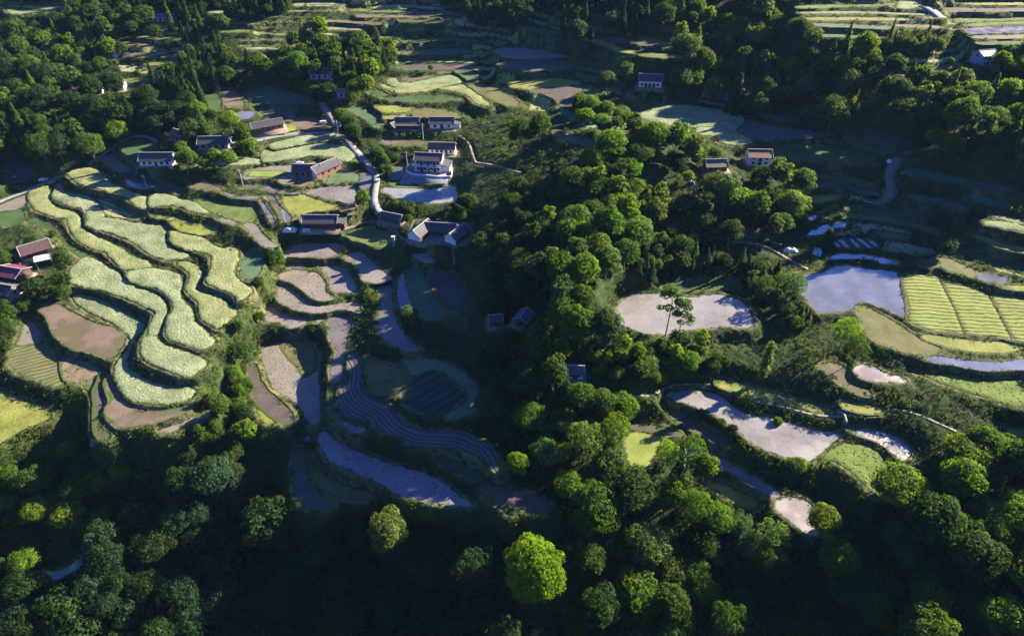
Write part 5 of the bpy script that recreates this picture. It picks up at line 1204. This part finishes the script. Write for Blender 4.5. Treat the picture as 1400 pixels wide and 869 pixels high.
def gable_roof(w, d, wh, rh, mat, parent, oh=.7, ohe=.55, T=None, cap='ridgecap', curve=.12):
    """two curved slabs 14 cm thick with eaves, a ridge cap and raised verge caps as children"""
    b = MB(); W, D = w / 2 + ohe, d / 2 + oh; sl = rh / (d / 2); zr = wh + rh + .10; T = T or (lambda p: p)
    prof = [(0, zr), (D * .5, zr - sl * D * .5 - curve), (D, zr - sl * D + .02)]
    for sgn in (-1, 1):
        vs = []
        for x in (-W, W):
            for (y, z) in prof: vs += [(x, sgn * y, z), (x, sgn * y, z - .14)]
        vs = [T(p) for p in vs]; fs = []
        for k in (0, 2): fs += [(k, k + 2, k + 8, k + 6), (k + 1, k + 7, k + 9, k + 3), (k, k + 1, k + 3, k + 2), (k + 6, k + 8, k + 9, k + 7)]
        fs += [(4, 5, 11, 10), (0, 6, 7, 1)]
        if sgn > 0: fs = [f[::-1] for f in fs]
        b.poly(vs, fs)
    r = b.build('roof', mat, parent); c = MB()
    n = 0
    def bar(p, q, wd, ht):
        p, q = Vector(p), Vector(q); dr = (q - p).normalized(); s = dr.cross(Vector((0, 0, 1))).normalized() * wd; u = Vector((0, 0, ht))
        vs = [p - s, p + s, p + s + u, p - s + u, q - s, q + s, q + s + u, q - s + u]; c.poly([T(tuple(x)) for x in vs], [(0, 3, 2, 1), (4, 5, 6, 7), (0, 1, 5, 4), (1, 2, 6, 5), (2, 3, 7, 6), (3, 0, 4, 7)])
    bar((-W - .05, 0, zr - .06), (W + .05, 0, zr - .06), .16, .24)
    c.build('ridge_cap', cap, r)
    for x in (-W + .1, W - .1):
        for s in (-1, 1):
            c.v, c.f = [], []; c = MB(); bar2(c, (x, s * .15, prof[0][1] - .03), (x, s * prof[1][0], prof[1][1] + .02), (x, s * prof[2][0], prof[2][1] + .02), T); c.build('verge', cap, r)
    return r
def opening(name, x, z0, w, h, y, parent, frame='doorwood', pane='glass', T=None):
    f = MB().box(x - w / 2 - .08, y - .05, z0 - .08, x + w / 2 + .08, y + .03, z0 + h + .08)
    if T: f.v = [T(p) for p in f.v]
    o = f.build(name, frame, parent); q = MB().box(x - w / 2, y - .09, z0, x + w / 2, y - .055, z0 + h)
    if T: q.v = [T(p) for p in q.v]
    q.build('pane' if name == 'window' else 'panel', pane, o); return o
def house(h):
    o = bpy.data.objects.new(h['name'], None); COL.objects.link(o); o.location = (h['x'], h['y'], h['z']); o.rotation_euler = (0, 0, R(h['yaw'])); o.scale = (HS, HS, HS)
    tag(o, h['label'], h['cat'], 'farm buildings of the hamlets')
    w_, d, wh, rh = h['w'], h['d'], h['wh'], h['rh']; wm = h['wall']; rm = 'concrete' if h['roof'] == 'concrete' else h['roof']
    gable_wall(w_, d, wh, rh, wm, o, h.get('wallend')); gable_roof(w_, d, wh, rh, rm, o, oh=.45 if h['name'] in ('farm_shed',) else .75)
    st = h.get('storeys', 1); nb = h.get('bays', 0); dark = 'glass'
    n = max(2, int(w_ / 3.2)) if not nb else nb * 2 - 1; hs = wh / st
    for k in range(st):
        for i in range(n):
            x = (i - (n - 1) / 2) * (w_ - 1.6) / n
            door = (i % 2 == (n // 2) % 2 and k == 0 and i == n // 2)
            if door or (nb and i % 2 == 1): opening('door', x, .05 + k * hs, 1.5 if nb else 1.2, min(2.3, hs - .4), -d / 2, o, 'doorwood', 'doorwood')
            else: opening('window', x, k * hs + .95, 1.2, min(1.3, hs - 1.4), -d / 2, o, 'doorwood' if wm != 'darkred' else 'redpaint', dark)
    for s in (-1, 1):       # gable ends get a small window
        T = (lambda p, s=s: (s * (w_ / 2 - (p[1])), p[0] * s, p[2])); opening('window', 0, wh - 1.5, .9, .9, 0, o, 'doorwood', dark, T)
    for key in ('wing', 'wing2'):
        if key in h:
            g = h[key]; a = R(g['yaw']); T = lambda p: (g['x'] + p[0] * math.cos(a) - p[1] * math.sin(a), g['y'] + p[0] * math.sin(a) + p[1] * math.cos(a), p[2] + .02)
            q = gable_wall(g['w'], g['d'], wh, rh + .1, wm, o, 'white', T); q['label'] = 'gabled wing with white end wall'; gable_roof(g['w'], g['d'], wh, rh + .1, rm, o, T=T)
            for x in (-g['w'] / 4, 0, g['w'] / 4): opening('window', x, 1, 1.1, 1.2, -g['d'] / 2, o, 'doorwood', dark, T)
    if h.get('lean'):
        b = MB(); x0, x1 = w_ / 2 + .1, w_ / 2 + 3.4; b.box(x0, -d / 2 + .6, -.8, x1, d / 2 - .8, 2.0); q = b.build('lean_to', 'white' if wm == 'white' else wm, o)
        r = MB(); r.poly([(x0 - .05, -d / 2 + .1, 2.75), (x1 + .5, -d / 2 + .1, 2.1), (x1 + .5, d / 2 - .3, 2.1), (x0 - .05, d / 2 - .3, 2.75), (x0 - .05, -d / 2 + .1, 2.63), (x1 + .5, -d / 2 + .1, 1.98), (x1 + .5, d / 2 - .3, 1.98), (x0 - .05, d / 2 - .3, 2.63)], [(0, 1, 2, 3), (7, 6, 5, 4), (0, 4, 5, 1), (1, 5, 6, 2), (2, 6, 7, 3), (3, 7, 4, 0)]); r.build('lean_to_roof', rm, q)
    if h.get('porch'):
        for x in np.linspace(-w_ / 2 + .4, w_ / 2 - .4, 5): MB().box(x - .1, -d / 2 - 1.35, -.5, x + .1, -d / 2 - 1.15, wh - .35).build('post', 'wood', o)
        r = MB(); y0, y1 = -d / 2 + .0, -d / 2 - 1.6; r.poly([(-w_ / 2 - .3, y0, wh - .02), (w_ / 2 + .3, y0, wh - .02), (w_ / 2 + .3, y1, wh - .45), (-w_ / 2 - .3, y1, wh - .45), (-w_ / 2 - .3, y0, wh - .14), (w_ / 2 + .3, y0, wh - .14), (w_ / 2 + .3, y1, wh - .57), (-w_ / 2 - .3, y1, wh - .57)], [(0, 3, 2, 1), (4, 5, 6, 7), (3, 7, 6, 2), (0, 4, 7, 3), (1, 2, 6, 5)]); r.build('porch_roof', 'brown', o)
    if h.get('balcony') or h.get('villa'):
        z = wh / 2; b = MB().box(-w_ / 2, -d / 2 - 1.5, z - .12, w_ / 2, -d / 2 - .02, z + .02); q = b.build('balcony', 'white', o)
        r = MB().box(-w_ / 2, -d / 2 - 1.5, z + .9, w_ / 2, -d / 2 - 1.42, z + 1.0)
        for x in np.arange(-w_ / 2 + .05, w_ / 2, .9): r.box(x, -d / 2 - 1.48, z + .02, x + .08, -d / 2 - 1.44, z + .9)
        r.build('railing', 'white' if h.get('villa') else 'redpaint', q)
        for x in (-w_ / 2 + .2, 0, w_ / 2 - .2): MB().box(x - .14, -d / 2 - 1.45, -.6, x + .14, -d / 2 - 1.2, z - .12).build('pillar', 'white', o)
    if h.get('villa'):
        b = MB(); b.box(w_ / 2 + .02, -d / 2 + .3, -.8, w_ / 2 + 4, d / 2 - 1, 3.1); q = b.build('side_wing', 'white', o)
        b = MB(); x0, x1 = w_ / 2 + .01, w_ / 2 + 4.6; b.poly([(x0, -d / 2 - .3, 4.1), (x1, -d / 2 - .3, 3.1), (x1, d / 2 - .4, 3.1), (x0, d / 2 - .4, 4.1), (x0, -d / 2 - .3, 3.95), (x1, -d / 2 - .3, 2.95), (x1, d / 2 - .4, 2.95), (x0, d / 2 - .4, 3.95)], [(0, 1, 2, 3), (7, 6, 5, 4), (0, 4, 5, 1), (1, 5, 6, 2), (2, 6, 7, 3)]); b.build('side_roof', 'tile', q)
    return o
for h in HOUSES: house(h)
def G(x, y): return float(ground(np.array([x]), np.array([y]))[0])
def spot(u, v):
    X, Y, Z = march(u, v, ground); return float(X[0]), float(Y[0]), float(Z[0])
# curved yard wall of the villa, following the edge of its yard
def low_wall(pts, hgt, th, name, mat, label, cat, coping=None):
    W = spline(pts, closed=False, k=6); XY = np.array([spot(u, v)[:2] for u, v in W]); z0 = np.array([G(*p) for p in XY]); z0 = np.full(len(z0), z0.mean()) * .6 + z0 * .4
    T = np.gradient(XY, axis=0); T /= np.linalg.norm(T, axis=1)[:, None]; Nn = np.stack([-T[:, 1], T[:, 0]], 1) * th / 2; n = len(XY); i = np.arange(n - 1)
    V = np.concatenate([np.column_stack([XY + Nn, z0 - 1.2]), np.column_stack([XY - Nn, z0 - 1.2]), np.column_stack([XY - Nn, z0 + hgt]), np.column_stack([XY + Nn, z0 + hgt])])
    F = np.concatenate([np.stack([a * n + i, a * n + i + 1, b * n + i + 1, b * n + i], 1) for a, b in ((1, 2), (2, 3), (3, 0))] + [np.array([[0, n, 2 * n, 3 * n], [n - 1, 4 * n - 1, 3 * n - 1, 2 * n - 1]])])
    return tag(link(name, fast_mesh(name, V, F, [mat])), label, cat)
low_wall(P('557,229 556,236 566,241 585,243 602,245 616,243 618,234'), .9, .3, 'yard_wall', 'white', 'curved white wall round the front yard of the two-storey villa', 'wall')
low_wall(P('463,276 468,279 477,281 487,282'), .8, .25, 'stone_wall', 'grey', 'short stone wall at the edge of the village road', 'wall')
low_wall(P('935,606 936,622 934,642'), .6, .5, 'stone_wall', 'grey', 'straight narrow stone wall at right of the sunlit lawn', 'wall')
low_wall(P('1146,560 1153,567 1155,580'), .5, .6, 'stone_wall', 'pathstone', 'crossing stone kerb at right end of the pale flooded terrace', 'wall')
# stake fence beside the brown plot
fx = bpy.data.objects.new('stake_fence', None); COL.objects.link(fx); x0, y0, z0 = spot(466, 283); x1, y1, z1 = spot(488, 282); fx.location = (x0, y0, z0); tag(fx, 'brown wooden stake fence beside the bright green roadside tree', 'fence')
for i in range(12):
    t_ = i / 11; x, y = (x1 - x0) * t_, (y1 - y0) * t_; MB().box(x - .06, y - .06, -.4, x + .06, y + .06, 1.3 + .3 * rw.random() + (z1 - z0) * t_).build('stake', 'bark', fx)
MB().poly([(0, .07, .8), (x1 - x0, y1 - y0 + .07, .8 + z1 - z0), (x1 - x0, y1 - y0 + .07, .9 + z1 - z0), (0, .07, .9), (0, .12, .8), (x1 - x0, y1 - y0 + .12, .8 + z1 - z0), (x1 - x0, y1 - y0 + .12, .9 + z1 - z0), (0, .12, .9)], [(0, 1, 2, 3), (5, 4, 7, 6), (3, 2, 6, 7), (0, 4, 5, 1)]).build('rail', 'bark', fx)
# power poles: foot u,v and height
def pole(u, v, hgt, label, arm=True, r=.14):
    x, y, z = spot(u, v); o = bpy.data.objects.new('utility_pole', None); COL.objects.link(o); o.location = (x, y, z); o.scale = (.8, .8, .8); tag(o, label, 'utility pole', 'concrete poles of the power line')
    V, F = limb((0, 0, -.5), (0, 0, hgt), r, r * .65, 8); top = np.array([[8, 9, 10, 11], [8, 11, 12, 15], [12, 13, 14, 15]]); link('post', fast_mesh('post', V, np.concatenate([F, top]), ['pole']), o)
    if arm:
        c = MB().box(-.8, -.24, hgt - .7, .8, -.14, hgt - .58).build('crossarm', 'pole', o)
        for q in (-.7, 0, .7): MB().box(q - .05, -.23, hgt - .577, q + .05, -.15, hgt - .38).build('insulator', 'white', c)
for a in [(333, 256, 7.5, 'power pole beside the bright green paddy corner'), (258, 238, 6.5, 'power pole right of the dark-roofed farmhouse above the wheat'), (116, 292, 6, 'power pole standing in the upper left wheat terraces'), (202, 259, 6, 'power pole beside the narrow blue water strip'),
          (579, 192, 7.5, 'power pole in front of the brown timber farmhouse'), (390, 305, 5.5, 'power pole at the end of the blue water channel'), (835, 165, 6, 'power pole at left end of the pale strip below the knoll'), (557, 226, 6, 'power pole at left corner of the villa yard'), (1334, 142, 9, 'pale power pole on the wooded ridge'), (462, 180, 5, 'power pole at the road bend near the red barn')]: pole(*a)
o = bpy.data.objects.new('stone_pillar', None); COL.objects.link(o); x, y, z = spot(539, 337); o.location = (x, y, z); tag(o, 'square stone pillar standing alone below the courtyard house', 'pillar'); MB().box(-.35, -.35, -.4, .35, .35, 3.0).build('shaft', 'grey', o); MB().box(-.5, -.5, 3.003, .5, .5, 3.25).build('cap', 'ridgecap', o)
# vehicles
def vehicle(u, v, yaw, label, name, L, W, H, paint, van=False):
    x, y, z = spot(u, v); o = bpy.data.objects.new(name, None); COL.objects.link(o); o.location = (x, y, z + .05); o.rotation_euler = (0, 0, R(yaw)); o.scale = (HS, HS, HS); tag(o, label, name.split('_')[-1])
    prof = [(-L / 2, .35), (-L / 2, .95), (-L / 2 + .15, 1.0), (-L / 2 + .35 if van else -L / 2 + .7, H), (L / 2 - (1.0 if van else 1.7), H), (L / 2 - (.55 if van else 1.0), 1.0), (L / 2 - .05, .85), (L / 2, .4)]
    n = len(prof); b = MB(); vs = []
    for s in (-1, 1):
        for (px, pz) in prof: vs.append((px, s * (W / 2 - (.14 if pz > 1.1 else 0)), pz))
    b.poly(vs, [tuple(range(n)), tuple(range(2 * n - 1, n - 1, -1))] + [(i, i + n, (i + 1) % n + n, (i + 1) % n) for i in range(n)]); b.build('body', paint, o)
    for s in (-1, 1):
        y_ = s * (W / 2 - .06); MB().poly([(prof[3][0] + .15, y_ * 1.0, 1.08), (prof[4][0] + .25, y_, 1.08), (prof[4][0] - .05, s * (W / 2 - .12), H - .12), (prof[3][0] + .15, s * (W / 2 - .12), H - .12)], [(0, 1, 2, 3) if s < 0 else (3, 2, 1, 0)]).build('window', 'glass', o)
        for x_ in (-L / 2 + .8, L / 2 - .8):
            V, F = limb((x_, s * (W / 2 - .2), .32), (x_, s * (W / 2 + .03), .32), .33, .33, 12); cap = np.array([[12, 13, 14, 15], [12, 15, 16, 23], [16, 17, 18, 23], [18, 19, 20, 23], [20, 21, 22, 23]]); link('wheel', fast_mesh('wheel', V, np.concatenate([F, cap, cap - 12]), ['rubber']), o)
    p3, p4, p5 = prof[3], prof[4], prof[5]; MB().poly([(p5[0] + .02, -W / 2 + .15, 1.04), (p5[0] + .02, W / 2 - .15, 1.04), (p4[0] + .06, W / 2 - .2, H - .06), (p4[0] + .06, -W / 2 + .2, H - .06)], [(0, 1, 2, 3)]).build('windscreen', 'glass', o)
vehicle(511, 286, 100, 'dark car parked at lower end of the village road', 'parked_car', 4.4, 1.8, 1.5, 'darkpaint')
vehicle(443, 170, 5, 'white van parked on the bare ground above the road', 'parked_van', 4.6, 1.8, 1.9, 'whitepaint', True)
vehicle(465, 174, 80, 'pale truck-like van at the junction of dirt track and road', 'parked_van', 4.6, 1.9, 2.0, 'bluegrey', True)
vehicle(60, 247, 25, 'pale car on the road at the left edge', 'parked_car', 4.3, 1.8, 1.45, 'whitepaint')
vehicle(410, 225, 20, 'white car beside the L-shaped farmhouse', 'parked_car', 4.2, 1.8, 1.45, 'whitepaint')
vehicle(1215, 222, 60, 'white car on the bend of the reddish dirt road', 'parked_car', 4.2, 1.8, 1.45, 'whitepaint')
# crumpled plastic sheeting and a shelter
def sheet(u, v, L, W, label, mat='plasticwhite', rot=0):
    x, y, z = spot(u, v); n, m_ = 14, 8; g = np.random.default_rng(int(u)); X, Y = np.meshgrid(np.linspace(-L / 2, L / 2, n), np.linspace(-W / 2, W / 2, m_)); e = np.minimum(1 - abs(X) / (L / 2), 1 - abs(Y) / (W / 2))
    Z = .05 + .7 * sstep(0, .5, e) * (.5 + g.random(X.shape)); I = np.arange(n * m_).reshape(m_, n); F = np.stack([I[:-1, :-1], I[:-1, 1:], I[1:, 1:], I[1:, :-1]], -1).reshape(-1, 4)
    o = link('plastic_sheet', fast_mesh('plastic_sheet', np.column_stack([X.ravel() + g.normal(size=X.size) * .08, Y.ravel() + g.normal(size=X.size) * .08, Z.ravel()]), F, [mat], True), None, (x, y, z)); o.rotation_euler = (0, 0, R(rot)); tag(o, label, 'plastic sheet')
sheet(1080, 343, 4, 1.6, 'crumpled white plastic sheet on the grass left of the dark dome tree'); sheet(1117, 345, 4, 2.4, 'larger heap of white plastic sheeting at foot of the dark dome tree', rot=60); sheet(396, 315, 4, 2.5, 'white and blue sheeting in the yard left of the dark-red timber house'); sheet(420, 316, 3, 1.2, 'long white sheet on the yard edge before the dark-red timber house')
sheet(946, 251, 1.6, 1.2, 'small white-blue bag by the bright tree near the barn', 'bluesheet'); sheet(422, 600, 1.8, 1.2, 'blue sheet lying on the dark bank below the grey stubble terrace', 'bluesheet')
x, y, z = spot(64, 362); o = bpy.data.objects.new('canopy_shelter', None); COL.objects.link(o); o.location = (x, y, z); o.rotation_euler = (0, 0, R(25)); tag(o, 'small white canopy right of the reddish-roofed farmhouse', 'shelter')
MB().poly([(-2, -1.6, 2.3), (2, -1.6, 2.3), (2, 1.6, 2.3), (-2, 1.6, 2.3), (-2, 0, 3.0), (2, 0, 3.0), (-2, -1.6, 2.2), (2, -1.6, 2.2), (2, 1.6, 2.2), (-2, 1.6, 2.2)], [(0, 1, 5, 4), (2, 3, 4, 5), (0, 4, 3), (1, 2, 5), (0, 6, 7, 1), (3, 2, 8, 9), (6, 9, 8, 7), (1, 7, 8, 2), (0, 3, 9, 6)]).build('canopy', 'plasticwhite', o)
for a, b in ((-1.8, -1.4), (1.8, -1.4), (1.8, 1.4), (-1.8, 1.4)): MB().box(a - .06, b - .06, -.5, a + .06, b + .06, 2.2).build('post', 'pole', o)
print('houses t', round(time.time() - T0, 1))

# ---------------------------------------------------------------- the air: thin morning haze over the whole valley
bm = MB().box(-1200, -300, -75, 1200, 2600, 260)
m = bpy.data.materials.new('haze'); m.use_nodes = True; t = m.node_tree; t.nodes.clear(); MAT['haze'] = m
o = N(t, 'ShaderNodeOutputMaterial'); v = N(t, 'ShaderNodeVolumePrincipled'); v.inputs['Color'].default_value = (.35, .6, 1, 1); v.inputs['Density'].default_value = .00005; v.inputs['Anisotropy'].default_value = 0
t.links.new(v.outputs[0], o.inputs['Volume'])
tag(bm.build('haze', 'haze'), kind='stuff')
scene.cycles.volume_bounces = 0
